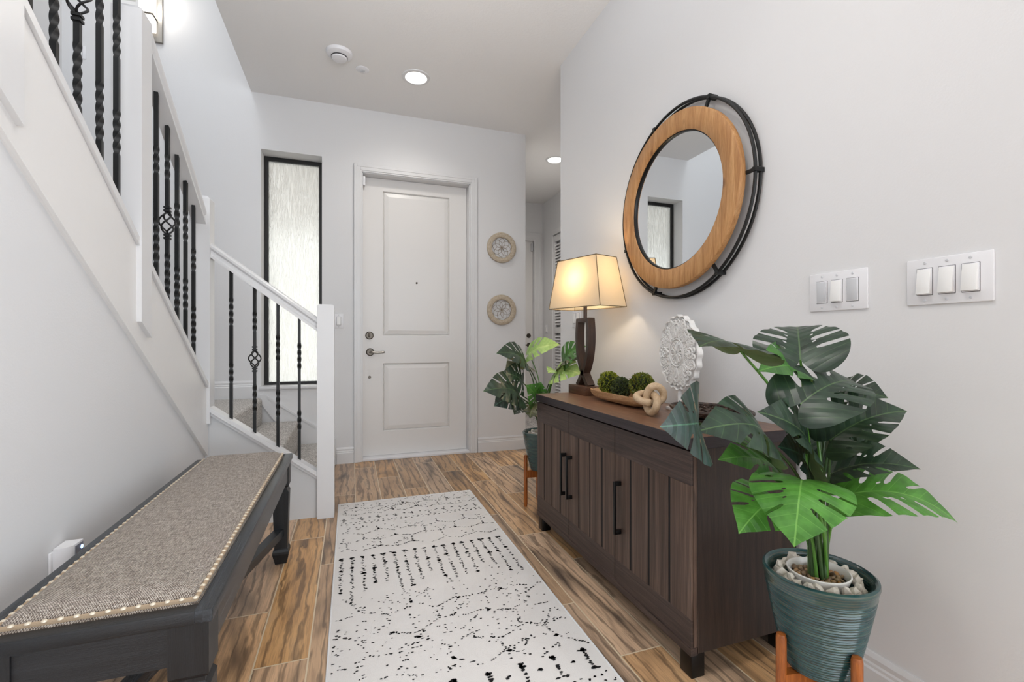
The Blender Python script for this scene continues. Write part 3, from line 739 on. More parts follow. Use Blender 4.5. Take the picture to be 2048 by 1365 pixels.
def lattice(y0, y1, rows, w=0.155, keep=0.5, shift=0.0, noise_=0.0, s=0.0032):
    hh = (y1 - y0) / rows
    for r in range(rows):
        ya = y0 + r * hh; o = shift + (r % 2) * w / 2; x = RX0 - w + o
        while x < RX1 + w:
            j = lambda v=0.006: R.gauss(0, v + noise_)
            a = (x, ya + hh * .22 + j()); b = (x + w / 2, ya - hh * .12 + j()); c = (x + w, ya + hh * .22 + j()); 
            line(a, b, keep, s); line(b, c, keep, s); line(a, (x + j(), ya + hh * .84), keep * .8, s)
            if R.random() < .6: blob(a[0], a[1], 5, .006)
            if noise_ and R.random() < .75:
                cx_, cy_ = x + w / 2 + j(.02), ya + hh * .45 + j(.02)
                for i in range(R.randint(3, 8)): speck(cx_ + R.gauss(0, .025), cy_ + R.gauss(0, .025), .0034)
                if R.random() < .4: line((cx_ - .03, cy_ - .02 + j()), (cx_ + .03, cy_ + .02 + j()), .6, s)
            x += w
def scatter(y0, y1, n, s=.003):
    for i in range(n): speck(R.uniform(RX0, RX1), R.uniform(y0, y1), s * R.uniform(.6, 1.2))
def ticks(y, L=0.055, w=0.093, sh=0.0, big=False):
    x = RX0 + .03 + sh
    while x < RX1:
        if big:
            blob(x, y + L / 2, 6, .009, .006); line((x, y - L / 2), (x + R.gauss(0, .003), y + L / 2), .85, .005); line((x - .012, y - L / 2), (x + .012, y - L / 2), .9, .005)
            blob(x + w / 2, y + R.gauss(0, .006), 3, .005, .005)
        else: cross(x, y, 0.013); blob(x + w / 2, y + .01, 3, .005, .004)
        x += w
def dotrow(y, sp=0.024):
    x = RX0 + .02
    while x < RX1: blob(x, y + R.gauss(0, .004), 2, .003, .0036); x += sp
def period(top, ph):
    """one repeat of the woven bands, going towards the viewer"""
    lattice(top - .20, top - .02, 2, .135, .65, .03 + ph, .006); scatter(top - .2, top, 110)
    ticks(top - .275, sh=ph); dotrow(top - .325); dotrow(top - .345, .031)
    lattice(top - .68, top - .375, 3, .155, .68, .05 + ph, 0.002)
    x = RX0 + .026; i = 0
    while x < RX1 - .01:
        L = .30 + .05 * math.sin(i * 1.35 + ph * 30) + R.uniform(-.03, .03)
        y = top - .755; blob(x, y, 7, .008, .0052); blob(x, y - R.uniform(.08, .16), 6, .006, .005)
        line((x, y), (x + R.gauss(0, .002), y - L), .78, .0036, .006, .0075)
        if i % 3 == 0: blob(x, y - L, 5, .006, .0048)
        if i % 4 == 1: line((x, y - L), (x + .02, y - L - .07), .6)
        x += .0465; i += 1
    lattice(top - 1.60, top - 1.13, 4, .175, .58, .02 + ph, .012); scatter(top - 1.62, top - 1.1, 260)
    ticks(top - 1.70, .085, .105, ph, True); dotrow(top - 1.775, .022); dotrow(top - 1.80, .03)
    lattice(top - 2.0, top - 1.84, 2, .135, .6, ph, .004)
period(2.975, 0.0); lattice(0.56, 0.95, 3, .155, .55, .03, .008)
mk.build('yarn_pattern', 'rugb', rug, smooth=0)

# ------------------------------------------------------------------ bench
BX0, BX1, BY0, BY1, BH = -0.635, -0.253, 1.036, 2.356, 0.48
b = thing('entry_bench', (-0.444, 1.696, 0), 'charcoal wood bench with taupe upholstered top and pearl nailhead trim along the left wall', 'bench')
FW = 0.032
i_ = 0.012
for (x0, x1, y0, y1) in ((BX0, BX0 + FW, BY0, BY1), (BX1 - FW, BX1, BY0, BY1)): MB().box(x0, x1, y0, y1, BH - 0.026, BH, 0.004).build('top_frame', 'charc', b)
for (x0, x1, y0, y1) in ((BX0 + FW - .002, BX1 - FW + .002, BY0, BY0 + FW), (BX0 + FW - .002, BX1 - FW + .002, BY1 - FW, BY1)): MB().box(x0, x1, y0, y1, BH - 0.026, BH, 0.003).build('top_frame_end', 'charcx', b)
for x0 in (BX0 + i_, BX1 - i_ - .02): MB().box(x0, x0 + .02, BY0 + .07, BY1 - .07, BH - .105, BH - .026).build('apron', 'charc', b)
for y0 in (BY0 + i_, BY1 - i_ - .02): MB().box(BX0 + .07, BX1 - .07, y0, y0 + .02, BH - .105, BH - .026).build('apron_end', 'charcx', b)
LEGS = []
for sx in (0, 1):
    for sy in (0, 1):
        x = BX0 + .008 + .034 if sx == 0 else BX1 - .008 - .034; y = BY0 + .008 + .034 if sy == 0 else BY1 - .008 - .034
        LEGS.append((x, y)); m = MB(); w_ = .034
        prof = [(BH - .026, w_), (.352, w_), (.346, w_ - .003), (.342, w_ - .008), (.334, w_ - .008), (.322, w_ - .001), (.318, w_ - .001), (.07, w_ - .008), (.066, w_ - .004), (.055, w_ - .001), (.045, w_ - .001), (.0, w_ - .011)]
        vs = []
        for (z, r) in prof: vs += [(x - r, y - r, z), (x + r, y - r, z), (x + r, y + r, z), (x - r, y + r, z)]
        fs = [(0, 1, 2, 3), tuple(range(len(vs) - 4, len(vs)))[::-1]]
        for k in range(len(prof) - 1):
            for q in range(4): fs.append((4 * k + q, 4 * k + 4 + q, 4 * k + 4 + (q + 1) % 4, 4 * k + (q + 1) % 4))
        m.add(vs, fs); m.build('leg', 'charcz', b, smooth=0)
for k, (p, q) in enumerate(((LEGS[0], LEGS[3]), (LEGS[1], LEGS[2]))):
    dx, dy = q[0] - p[0], q[1] - p[1]; L = math.hypot(dx, dy); nx, ny = -dy / L * .019, dx / L * .019
    zt = .158 - k * 0.0005; zb = zt - .034; m = MB()
    pr_ = [(p[0] - nx, p[1] - ny), (q[0] - nx, q[1] - ny), (q[0] + nx, q[1] + ny), (p[0] + nx, p[1] + ny)]
    m.prism(pr_, zb, zt, 'z'); m.build('cross_stretcher', 'charc', b, smooth=0)
# cushion
cx0, cx1, cy0, cy1 = BX0 + FW + .001, BX1 - FW - .001, BY0 + FW + .001, BY1 - FW - .001
m = MB(); NX, NY = 26, 70; vs = []
for j in range(NY + 1):
    for i in range(NX + 1):
        u, v = i / NX, j / NY; x = cx0 + (cx1 - cx0) * u; y = cy0 + (cy1 - cy0) * v
        dd = min(x - cx0, cx1 - x, y - cy0, cy1 - y); e = min(1, dd / .05)
        z = BH - 0.006 + .008 * min(1, dd / .004) + .028 * math.sin(e * PI / 2) ** 0.9
        vs.append((x, y, z))
m.add(vs, [(j * (NX + 1) + i, j * (NX + 1) + i + 1, (j + 1) * (NX + 1) + i + 1, (j + 1) * (NX + 1) + i) for j in range(NY) for i in range(NX)])
k = len(vs); m.box(cx0, cx1, cy0, cy1, BH - .025, BH - .0062)
cu = m.build('cushion', 'fabric', b, smooth=60)
m = MB(); e = .005
m.tube([(cx0 + e, cy0 + e, BH + .006), (cx1 - e, cy0 + e, BH + .006), (cx1 - e, cy1 - e, BH + .006), (cx0 + e, cy1 - e, BH + .005)], 0.0048, 8, closed=True)
m.build('braid_trim', 'gimp', cu)
# nailheads: the hundred nearest as parts
pts = []
x0, x1, y0, y1 = cx0 + e, cx1 - e, cy0 + e, cy1 - e; sp = .0235
n = int((x1 - x0) / sp); pts += [(x0 + (x1 - x0) * i / n, y0) for i in range(n + 1)] + [(x0 + (x1 - x0) * i / n, y1) for i in range(n + 1)]
n = int((y1 - y0) / sp); pts += [(x, y0 + (y1 - y0) * i / n) for i in range(1, n) for x in (x0, x1)]
pts.sort(key=lambda p: p[0] ** 2 + p[1] ** 2)
proto = None; rest = MB()
for i, (x, y) in enumerate(pts):
    if i < 100:
        if proto is None:
            q = MB().lathe([(0.0050, 0.0), (0.0046, .0018), (0.0030, .0032), (0, .0038)], (0, 0, 0), 12)
            proto = q.build('nailhead', 'nail', None); OFF['nh'] = 0
        o = proto if i == 0 else proto.copy()
        if i: COL.objects.link(o)
        o.parent = b; o.location = Vector((x, y, BH + .0085)) - OFF[b.name]
    else: rest.lathe([(0.0050, 0.0), (0.0046, .0018), (0.0030, .0032), (0, .0038)], (x, y, BH + .0085), 10)
o = rest.build('nailhead_row', 'nail', b); o['kind'] = 'stuff'

# ------------------------------------------------------------------ sideboard
KX0, KX1, KY0, KY1 = 0.938, 1.362, 1.097, 2.288
k_ = thing('sideboard', (1.15, 1.69, 0), 'dark espresso wood three-door sideboard with black bar handles against the right wall', 'sideboard')
ZB, ZT = .076, .680
m = MB(); m.box(KX0, KX1, KY0, KY1, ZT, .716, .0015, 1); o = m.build('top_edge', 'cabedge', k_, smooth=0)
m = MB(); m.box(KX0 + .0008, KX1 - .0008, KY0 + .0008, KY1 - .0008, .7155, .7168); m.build('top', 'cabtop', k_, smooth=0)
m = MB(); m.box(KX0 + .028, KX1 - .002, KY0 + .004, KY0 + .022, ZB, ZT); m.build('side_panel', 'cabside', k_, smooth=0)
m = MB(); m.box(KX0 + .028, KX1 - .002, KY1 - .022, KY1 - .004, ZB, ZT); m.build('side_panel', 'cabside', k_, smooth=0)
m = MB(); m.box(KX0 + .030, KX1 - .006, KY0 + .022, KY1 - .022, ZB, ZT - .002); m.build('body', 'void', k_, smooth=0)
m = MB(); m.box(KX0 + .004, KX0 + .03, KY0 + .004, KY1 - .004, ZB - .004, ZB + .018); m.build('base_rail', 'cabh', k_, smooth=0)
DY = [(1.517, 1.108 - .005), (1.906, 1.521), (KY1 - .004, 1.910)]
slat = []
HN = [1.480, 1.880, 1.940]
for di, (ya, yb) in enumerate(DY):
    dm = MB(); xf0, xf1 = KX0 + .008, KX0 + .028; zb, zt = ZB + .016, ZT - .007
    W = ya - yb; gw = .0105; n = 4; sw = (W - gw * (n - 1)) / n
    tr, br = .100, .085
    dm.box(xf0 + .006, xf1, yb, ya, zb, zt)
    for s_ in range(n):
        y0 = yb + s_ * (sw + gw); dm.box(xf0, xf0 + .008, y0, y0 + sw, zb + br, zt - tr, .0008, 1)
    d_ = dm.build('door', 'cabv', k_, smooth=0)
    MB().box(xf0 - .0005, xf0 + .008, yb, ya, zt - tr, zt, .0008, 1).build('rail', 'cabh', d_, smooth=0)
    MB().box(xf0 - .0005, xf0 + .008, yb, ya, zb, zb + br, .0008, 1).build('rail', 'cabh', d_, smooth=0)
    gm = MB()
    for s_ in range(n - 1):
        y0 = yb + (s_ + 1) * sw + s_ * gw; gm.box(xf0 + .0014, xf0 + .0064, y0 - .0005, y0 + gw + .0005, zb + br, zt - tr)
    gm.build('groove', 'void', d_, smooth=0)
    hy = HN[di]; hx = xf0
    hm = MB(); hm.box(hx - .030, hx - .021, hy - .006, hy + .006, .285, .480, .0012)
    for zz in (.285, .464): hm.box(hx - .024, hx, hy - .006, hy + .006, zz, zz + .016, .0012)
    hm.build('handle', 'black', d_)
for (x, y) in ((KX0 + .012, KY0 + .01), (KX0 + .012, KY1 - .06), (KX1 - .06, KY0 + .01), (KX1 - .06, KY1 - .06)):
    MB().box(x, x + .048, y, y + .05, 0, ZB, .002).build('foot', 'black', k_)

# ------------------------------------------------------------------ mirror
MYc, MZc = 1.660, 1.606
mr = thing('round_mirror', (XR, MYc, MZc), 'round wall mirror with honey wood frame set inside a black metal ring', 'mirror')
def ringx(m, r0, r1, xa, xb, bev=.002, seg=96):
    m.lathe([(r0, -xa), (r0, -xb + bev), (r0 + bev, -xb), (r1 - bev, -xb), (r1, -xb + bev), (r1, -xa)], (XR, MYc, MZc), seg, 'x', closed=True)
m = MB(); ringx(m, .291, .376, .040, .064); fr = m.build('wood_frame', 'mirw', mr, smooth=50)
m = MB(); ringx(m, .286, .292, .040, .058, .001); m.build('inner_lip', 'black', mr, smooth=50)
m = MB(); m.lathe([(0, -.048), (.290, -.048), (.290, -.040), (0, -.040)], (XR, MYc, MZc), 96, 'x'); m.build('mirror_glass', 'mirror', mr, smooth=30)
m = MB(); m.lathe([(0, -.036), (.340, -.036), (.340, -.030), (0, -.030)], (XR, MYc, MZc), 64, 'x'); m.build('backing', 'gap', mr, smooth=30)
m = MB()
for (x_, r_) in ((XR - .036, .414), (XR - .012, .414)):
    m.tube([(x_, MYc + r_ * math.cos(a * PI / 48), MZc + r_ * math.sin(a * PI / 48)) for a in range(96)], .0062, 8, closed=True)
m.build('metal_ring', 'iron', mr)
for a in (62, 112, 165, 200, 248, 305, 0):
    if a == 165: continue
    ca, sa = math.cos(math.radians(180 - a)), math.sin(math.radians(180 - a))
    m = MB(); P = lambda r, d: (XR - d, MYc + r * ca, MZc + r * sa)
    m.tube([P(.33, .038), P(.385, .036), P(.418, .036)], .0055, sq=SQ); m.tube([P(.414, .044), P(.414, .002)], .008, sq=SQ)
    m.build('bracket', 'iron', mr, smooth=0)

# ------------------------------------------------------------------ table lamp
LX, LY = 1.185, 2.195; ZC = .7168
lp = thing('table_lamp', (LX, LY, ZC), 'lit table lamp with rectangular cream shade and crossed dark wood arms on the sideboard', 'lamp')
MB().box(LX - .052, LX + .052, LY - .095, LY + .095, ZC, ZC + .046, .002).build('base', 'lampb', lp)
def arm(sgn):
    # leaves the top bar, bows outward, crosses low down and splays onto the block
    P = [(sgn * .052, 1.118), (sgn * .060, 1.06), (sgn * .061, 1.0), (sgn * .050, .93), (sgn * .024, .865), (-sgn * .012, .815), (-sgn * .058, .762)]
    pts = smoothpath([(LX, LY + a, z) for (a, z) in P], 6)
    return MB().tube(pts, 1.0, sq=[(.021, .0125), (-.021, .0125), (-.021, -.0125), (.021, -.0125)], up=(1, 0, 0))
arm(1).build('arm', 'lampw', lp, smooth=30); arm(-1).build('arm', 'lampw', lp, smooth=30)
MB().box(LX - .021, LX + .021, LY - .064, LY + .064, 1.100, 1.122, .001).build('top_bar', 'lampw', lp)
MB().lathe([(.010, 1.122), (.010, 1.235), (.014, 1.235), (.014, 1.268), (0, 1.268)], (LX, LY, 0), 20).build('neck', 'lampw', lp)
TH = math.radians(17); SZ0, SZ1 = 1.176, 1.436
def SP(a, b, z):   # a along the long side, b along the short side
    return (LX + .004 - math.sin(TH) * a + math.cos(TH) * b, LY - .004 + math.cos(TH) * a + math.sin(TH) * b, z)
bl, bs, tl, ts = .190, .098, .142, .076; cc = .004
def shade_ring(L, S, z): return [SP(-L, -S, z), SP(L, -S, z), SP(L, S, z), SP(-L, S, z)]
m = MB(); o1, o2 = shade_ring(bl, bs, SZ0), shade_ring(tl, ts, SZ1); i1, i2 = shade_ring(bl - .002, bs - .002, SZ0), shade_ring(tl - .002, ts - .002, SZ1)
m.add(o1 + o2, [(i, (i + 1) % 4, 4 + (i + 1) % 4, 4 + i) for i in range(4)])
sh = m.build('shade', 'shade', lp, smooth=0)
m = MB()
for i in range(4): m.tube([o1[i], o2[i]], .0022, 6)
for rr in (o1, o2): m.tube(rr, .0022, 6, closed=True)
m.build('shade_seam', 'seam', sh)
m = MB(); c4 = SP(0, 0, 1.40)
for q in o2: m.tube([(LX, LY, 1.405), (q[0], q[1], SZ1 - .004)], .0016, 6)
m.build('shade_carrier', 'dsteel', lp)
bm_ = MB().lathe([(0, 1.270), (.012, 1.272), (.018, 1.288), (.030, 1.318), (.028, 1.345), (.014, 1.362), (0, 1.365)], (LX, LY, 0), 20); bm_.build('bulb', 'bulb', lp)
ld = bpy.data.lights.new('lamp_bulb_light', 'POINT'); ld.energy = 4.2; ld.color = (1, .80, .56); ld.shadow_soft_size = .03
o = bpy.data.objects.new('lamp_bulb_light', ld); COL.objects.link(o); o.location = (LX, LY, 1.35); bpy.data.objects['bulb'].visible_shadow = True
o.location = (LX, LY, 1.322)

# ------------------------------------------------------------------ dough bowl, boxwood balls, knot, tray, carved disc
TX = 1.165
tr = MB(); 
def tray_sec(y, t):
    """half width at position t in 0..1 along the bowl"""
    return .070 * (1 - abs(2 * t - 1) ** 4) ** .5
ya, yb = 1.545, 2.055; vs = []; NT_, NS = 28, 14
for i in range(NT_ + 1):
    t = .004 + .992 * i / NT_; y = ya + (yb - ya) * t; w_ = tray_sec(y, t)
    dip = (1 - abs(2 * t - 1) ** 5)
    for j in range(NS + 1):   # outside
        a = PI * j / NS; vs.append((TX - w_ * math.cos(a), y, ZC + .048 - .048 * dip * math.sin(a) ** .6))
    for j in range(NS + 1):   # inside
        a = PI * (1 - j / NS); wi = max(.0, w_ - .008); vs.append((TX - wi * math.cos(a), y, ZC + .048 - .038 * dip * math.sin(a) ** .6))
Q = 2 * (NS + 1); fs = []
for i in range(NT_):
    for j in range(Q): fs.append((i * Q + j, i * Q + (j + 1) % Q, (i + 1) * Q + (j + 1) % Q, (i + 1) * Q + j))
fs += [tuple(range(Q)), tuple(range(NT_ * Q, NT_ * Q + Q))[::-1]]
tr.add(vs, fs); tr = tr.build('dough_bowl', 'trayw', smooth=50)
tag(tr, 'long pale carved wooden dough bowl holding boxwood balls on the sideboard', 'bowl')
def boxball(x, y, z, r, mat, label, seed):
    rr = random.Random(seed)
    t = thing('boxwood_ball', (x, y, z - r), label, 'topiary ball', 'boxwood balls in the dough bowl')
    m = MB(); bm = bmesh.new(); bmesh.ops.create_icosphere(bm, subdivisions=2, radius=r * .8)
    m.add([(x + v.co.x, y + v.co.y, z + v.co.z) for v in bm.verts], [[v.index for v in f.verts] for f in bm.faces]); bm.free()
    m.build('core', 'boxcore', t)
    m = MB(); N = 620
    for i in range(N):
        ph = math.acos(1 - 2 * (i + .5) / N); th = i * 2.39996 + rr.gauss(0, .1)
        d = Vector((math.sin(ph) * math.cos(th), math.sin(ph) * math.sin(th), math.cos(ph)))
        base = Vector((x, y, z)) + d * r * rr.uniform(.80, .97)
        for q in range(3):
            dr = (d + Vector((rr.gauss(0, .55), rr.gauss(0, .55), rr.gauss(0, .55)))).normalized()
            s = dr.cross(Vector((rr.random(), rr.random(), rr.random()))).normalized()
            up = s.cross(dr); L = r * rr.uniform(.13, .2); w_ = L * .36
            c = base + dr * L * .5 + up * L * .12
            m.add([base, c + s * w_, base + dr * L, c - s * w_], [(0, 1, 2), (0, 2, 3)])
    m.build('leaves', mat, t, smooth=0)
boxball(1.168, 1.925, ZC + .083, .053, 'box1', 'yellow-green boxwood ball nearest the lamp in the dough bowl', 1)
boxball(1.164, 1.815, ZC + .070, .047, 'box2', 'darker boxwood ball in the middle of the dough bowl', 2)
boxball(1.185, 1.690, ZC + .093, .053, 'box3', 'boxwood ball behind the wooden knot, brownish on one side', 3)
# wooden knot
m = MB(); pts = []
Rm = Matrix.Rotation(math.radians(62), 3, 'X') @ Matrix.Rotation(math.radians(20), 3, 'Z'); Rz = Matrix.Rotation(math.radians(-52), 3, 'Z')
for i in range(120):
    t = 2 * PI * i / 120; p = Vector((math.sin(t) + 2 * math.sin(2 * t), math.cos(t) - 2 * math.cos(2 * t), -1.15 * math.sin(3 * t)))
    pts.append(Rz @ (Rm @ (p * .0178)))
zmin = min(p.z for p in pts) - .0140; kc = Vector((1.075, 1.475, ZC - zmin))
m.tube([p + kc for p in pts], .0140, 16, closed=True, cap=False)
kn = m.build('wooden_knot', 'knot', smooth=180)
tag(kn, 'natural beech wooden chain knot sculpture on the sideboard in front of the dough bowl', 'ornament')
# dark woven tray
m = MB(); cx_, cy_ = 1.19, 1.295
def dome(u, v): 
    r2 = u * u + v * v; return ZC + .012 + .030 * max(0, r2) ** .8
for k in range(-6, 7):
    for (ax, s_) in ((0, 1), (1, -1)):
        pts = []; lim = math.sqrt(max(0, 1 - (k / 7) ** 2))
        for i in range(13):
            q = -lim + 2 * lim * i / 12; u, v = (k / 7, q) if ax == 0 else (q, k / 7)
            pts.append((cx_ + u * .105, cy_ + v * .155, dome(u, v) + .003 * s_ * math.cos(PI * (i + k))))
        if lim > .1: m.tube(pts, 1, sq=[(.0022, .007), (-.0022, .007), (-.0022, -.007), (.0022, -.007)], up=(0, 0, 1))
m.tube([(cx_ + .107 * math.cos(a * PI / 20), cy_ + .157 * math.sin(a * PI / 20), ZC + .044) for a in range(40)], .0065, 8, closed=True)
m.tube([(cx_ + .045 * math.cos(a * PI / 20), cy_ + .070 * math.sin(a * PI / 20), ZC + .006) for a in range(40)], .006, 8, closed=True)
rt = m.build('rattan_tray', 'rattan', smooth=30)
tag(rt, 'low dark brown woven rattan tray at the near end of the sideboard behind leaves', 'tray')
# carved white disc on its stand
DXc, DYc, DZc, DR = 1.262, 1.540, .952, .152; DT = math.radians(-10)
cdn = thing('carved_disc', (DXc, DYc, ZC), 'round white carved openwork medallion standing on the sideboard near the wall', 'ornament')
def CD(a, z, d=0.0):  # a across, z up, d out of the face
    return (DXc - math.sin(DT) * a * 1.0 - math.cos(DT) * d, DYc + math.cos(DT) * a - math.sin(DT) * d, DZc + z)
def cpath(pts, r, d=.012, m=None, closed=False): m.tube([CD(a, z, d) for (a, z) in pts], r, 6, closed=closed)
m = MB()
def circ(cx, cz_, rx, rz=None, n=28): return [(cx + rx * math.cos(2 * PI * i / n), cz_ + (rz or rx) * math.sin(2 * PI * i / n)) for i in range(n)]
# scalloped rim with depth
N = 144; ro = [DR * (1 + .026 * math.cos(20 * 2 * PI * i / N)) for i in range(N)]; vs = []
for i in range(N):
    a = 2 * PI * i / N; c, s = math.cos(a), math.sin(a)
    for (r, d) in ((ro[i] - .009, -.008), (ro[i], -.008), (ro[i], .010), (ro[i] - .004, .013), (ro[i] - .009, .009)): vs.append(CD(r * c, r * s, d))
fs = [(i * 5 + j, i * 5 + (j + 1) % 5, ((i + 1) % N) * 5 + (j + 1) % 5, ((i + 1) % N) * 5 + j) for i in range(N) for j in range(5)]
m.add(vs, fs); m.build('rim', 'carve', cdn, smooth=50)
m = MB(); cpath(circ(0, 0, .056), .0045, .012, m, True); cpath(circ(0, 0, .048), .003, .012, m, True)
def petal(ang, r0, r1, w, d=.012, th=.004):
    ca, sa = math.cos(ang), math.sin(ang); pts = []
    for i in range(17):
        t = i / 16; q = math.sin(PI * t) * w; r = r0 + (r1 - r0) * math.sin(PI / 2 * t); pts.append((r, q))
    full = pts + [(r, -q) for (r, q) in pts[::-1][1:-1]]
    cpath([(r * ca - q * sa, r * sa + q * ca) for (r, q) in full], th, d, m, True)
    cpath([((r0 + (r1 - r0) * i / 4 * .9) * ca, (r0 + (r1 - r0) * i / 4 * .9) * sa) for i in range(5)], th * 1.3, d - .002, m)
for k in range(8): petal(k * PI / 4, .008, .044, .012, .013, .0036)
for k in range(8): petal(k * PI / 4 + PI / 8, .010, .038, .009, .010, .003)
def curl(cx, cz_, r, a0, turns, sgn, d=.012, th=.0042):
    pts = []; n = 18
    for i in range(n + 1):
        t = i / n; rr = r * (1 - .72 * t); a = a0 + sgn * turns * 2 * PI * t; pts.append((cx + rr * math.cos(a), cz_ + rr * math.sin(a)))
    cpath(pts, th, d, m)
for k in range(8):
    a = k * PI / 4; c, s = math.cos(a), math.sin(a)
    petal(a, .062, .118, .020, .013, .0045); petal(a, .066, .100, .009, .014, .004)
    for sg in (-1, 1):
        for (rr, da, cr) in ((.078, .34, .016), (.104, .22, .013), (.124, .12, .012), (.122, .33, .013), (.100, .40, .012)):
            b_ = a + sg * da; curl(rr * math.cos(b_), rr * math.sin(b_), cr, b_ + PI, 1.1, sg)
    b_ = a + PI / 8; petal(b_, .060, .092, .013, .012, .004); petal(b_, .100, .140, .012, .012, .004)
for r in (.100, .060, .138): cpath(circ(0, 0, r, n=60), .0038, .004, m, True)
for k in range(16):
    a = k * PI / 8; cpath([(.056 * math.cos(a), .056 * math.sin(a)), (.142 * math.cos(a), .142 * math.sin(a))], .004, .004, m)
m.build('carving', 'carve', cdn, smooth=60)
m = MB(); m.tube([CD(0, -.148), CD(0, -.225)], .008, 12); b0 = CD(0, 0); m.box(b0[0] - .03, b0[0] + .03, b0[1] - .05, b0[1] + .05, ZC, ZC + .014, .003)
m.build('display_stand', 'carve', cdn)

# ------------------------------------------------------------------ round wall decor
def decor(z, rot, label):
    X0, r = 1.300, .138; t = thing('wall_medallion', (X0, YF, z), label, 'wall decor', 'round medallions beside the door')
    m = MB(); m.lathe([(r - .044, -.004), (r - .044, -.020), (r - .038, -.024), (r - .004, -.024), (r, -.020), (r, -.004)], (X0, YF, z), 64, 'y', closed=True)
    m.build('wood_ring', 'decor', t, smooth=50)
    m = MB()
    for k in range(8):
        a = rot + k * PI / 4; R_ = (r - .044) / 2; cxx, czz = X0 + R_ * math.cos(a), z + R_ * math.sin(a)
        m.tube([(cxx + R_ * math.cos(q * PI / 14), YF - .013, czz + R_ * math.sin(q * PI / 14)) for q in range(28)], .0014, 5, closed=True)
    m.build('wire_flower', 'wire', t)
decor(1.851, .3, 'upper of two round whitewashed wood and wire flower medallions beside the entry door')
decor(1.284, .1, 'lower of two round whitewashed wood and wire flower medallions beside the entry door')

# ------------------------------------------------------------------ monstera leaves
def cr2(pts, n=5):
    out = []
    for i in range(len(pts) - 1):
        p0 = pts[max(i - 1, 0)]; p1 = pts[i]; p2 = pts[i + 1]; p3 = pts[min(i + 2, len(pts) - 1)]
        for k in range(n):
            t = k / n
            out.append(tuple(0.5 * (2 * p1[d] + (p2[d] - p0[d]) * t + (2 * p0[d] - 5 * p1[d] + 4 * p2[d] - p3[d]) * t * t + (3 * p1[d] - p0[d] - 3 * p2[d] + p3[d]) * t ** 3) for d in (0, 1)))
    out.append(pts[-1]); return out
def leaf2d(seed, nslots=3, holes=True):
    rr = random.Random(seed)
    base = [(0.0, 0.0), (.045, -.085), (.13, -.165), (.25, -.175), (.37, -.105), (.455, .02), (.49, .20), (.485, .34), (.44, .49), (.365, .63), (.265, .76), (.15, .88), (.06, .965), (0, 1.03)]
    def side():
        mg = cr2(base, 6); n = len(mg)
        slots = [(.17, .31, .16), (.36, .53, .14), (.57, .745, .12)][:nslots]
        # (y at inner end, y on the margin, x inner)
        out = []; i = 0; sl = list(slots)
        while i < n:
            x, y = mg[i]
            if sl and i > n * .35 and y >= sl[0][1] - .022:
                yi, ym, xi = sl.pop(0); xi += rr.uniform(-.02, .03); yi += rr.uniform(-.02, .02); w0 = rr.uniform(.010, .024); w1 = rr.uniform(.026, .038)
                def mx(yy):
                    return min((abs(p[1] - yy), p[0]) for p in mg[int(n * .35):])[1]
                a = (mx(ym - w0), ym - w0); b_ = (mx(ym + w0), ym + w0)
                out.append(a)
                for t in (.35, .65, .85): 
                    out.append((a[0] + (xi - a[0]) * t, a[1] + (yi - w1 - a[1]) * t - .012 * math.sin(PI * t)))
                out += [(xi + .008, yi - w1 * .6), (xi - .004, yi), (xi + .010, yi + w1 * .6)]
                for t in (.15, .35, .65): 
                    out.append((xi + (b_[0] - xi) * t, yi + w1 + (b_[1] - yi - w1) * t - .004))
                out.append(b_)
                while i < n and mg[i][1] <= ym + w0 + .006: i += 1
                continue
            out.append((x, y)); i += 1
        return out
    r_ = side(); l_ = [(-x, y) for (x, y) in side()]
    poly = r_ + l_[::-1][1:-1]
    polys = [poly]
    if holes:
        for sg in (-1, 1):
            for (hx, hy, a, b_, an) in ((.31, .07, .044, .022, .4), (.15, .31, .030, .012, .9), (.13, .46, .026, .011, .95)):
                if rr.random() < .25: continue
                polys.append([(sg * (hx + a * math.cos(q * PI / 6) * math.cos(an) - b_ * math.sin(q * PI / 6) * math.sin(an)), hy + a * math.cos(q * PI / 6) * math.sin(an) + b_ * math.sin(q * PI / 6) * math.cos(an)) for q in range(12)])
    verts = []; edges = []
    for p in polys:
        b0_ = len(verts); verts += [Vector(q) for q in p]; edges += [(b0_ + i, b0_ + (i + 1) % len(p)) for i in range(len(p))]
    def inside(x, y):
        c = False
        for p in polys:
            j = len(p) - 1
            for i in range(len(p)):
                xi, yi = p[i]; xj, yj = p[j]
                if (yi > y) != (yj > y) and x < (xj - xi) * (y - yi) / (yj - yi) + xi: c = not c
                j = i
        return c
    for i in range(-12, 13):
        for j in range(-3, 25):
            x, y = i * .042, j * .044
            if inside(x, y) and all((v.x - x) ** 2 + (v.y - y) ** 2 > .018 ** 2 for v in verts): verts.append(Vector((x, y)))
    r = delaunay_2d_cdt(verts, edges, [], 0, 1e-5)
    V = [(v.x, v.y) for v in r[0]]; F = []
    for f in r[2]:
        cx = sum(V[i][0] for i in f) / 3; cy = sum(V[i][1] for i in f) / 3
        if inside(cx, cy):
            ar = (V[f[1]][0] - V[f[0]][0]) * (V[f[2]][1] - V[f[0]][1]) - (V[f[2]][0] - V[f[0]][0]) * (V[f[1]][1] - V[f[0]][1])
            F.append(tuple(f) if ar > 0 else tuple(f)[::-1])
    return V, F
LEAF2D = [leaf2d(s) for s in (11, 12, 13, 14, 15)]
LEAF2D.append(leaf2d(21, 2, False))
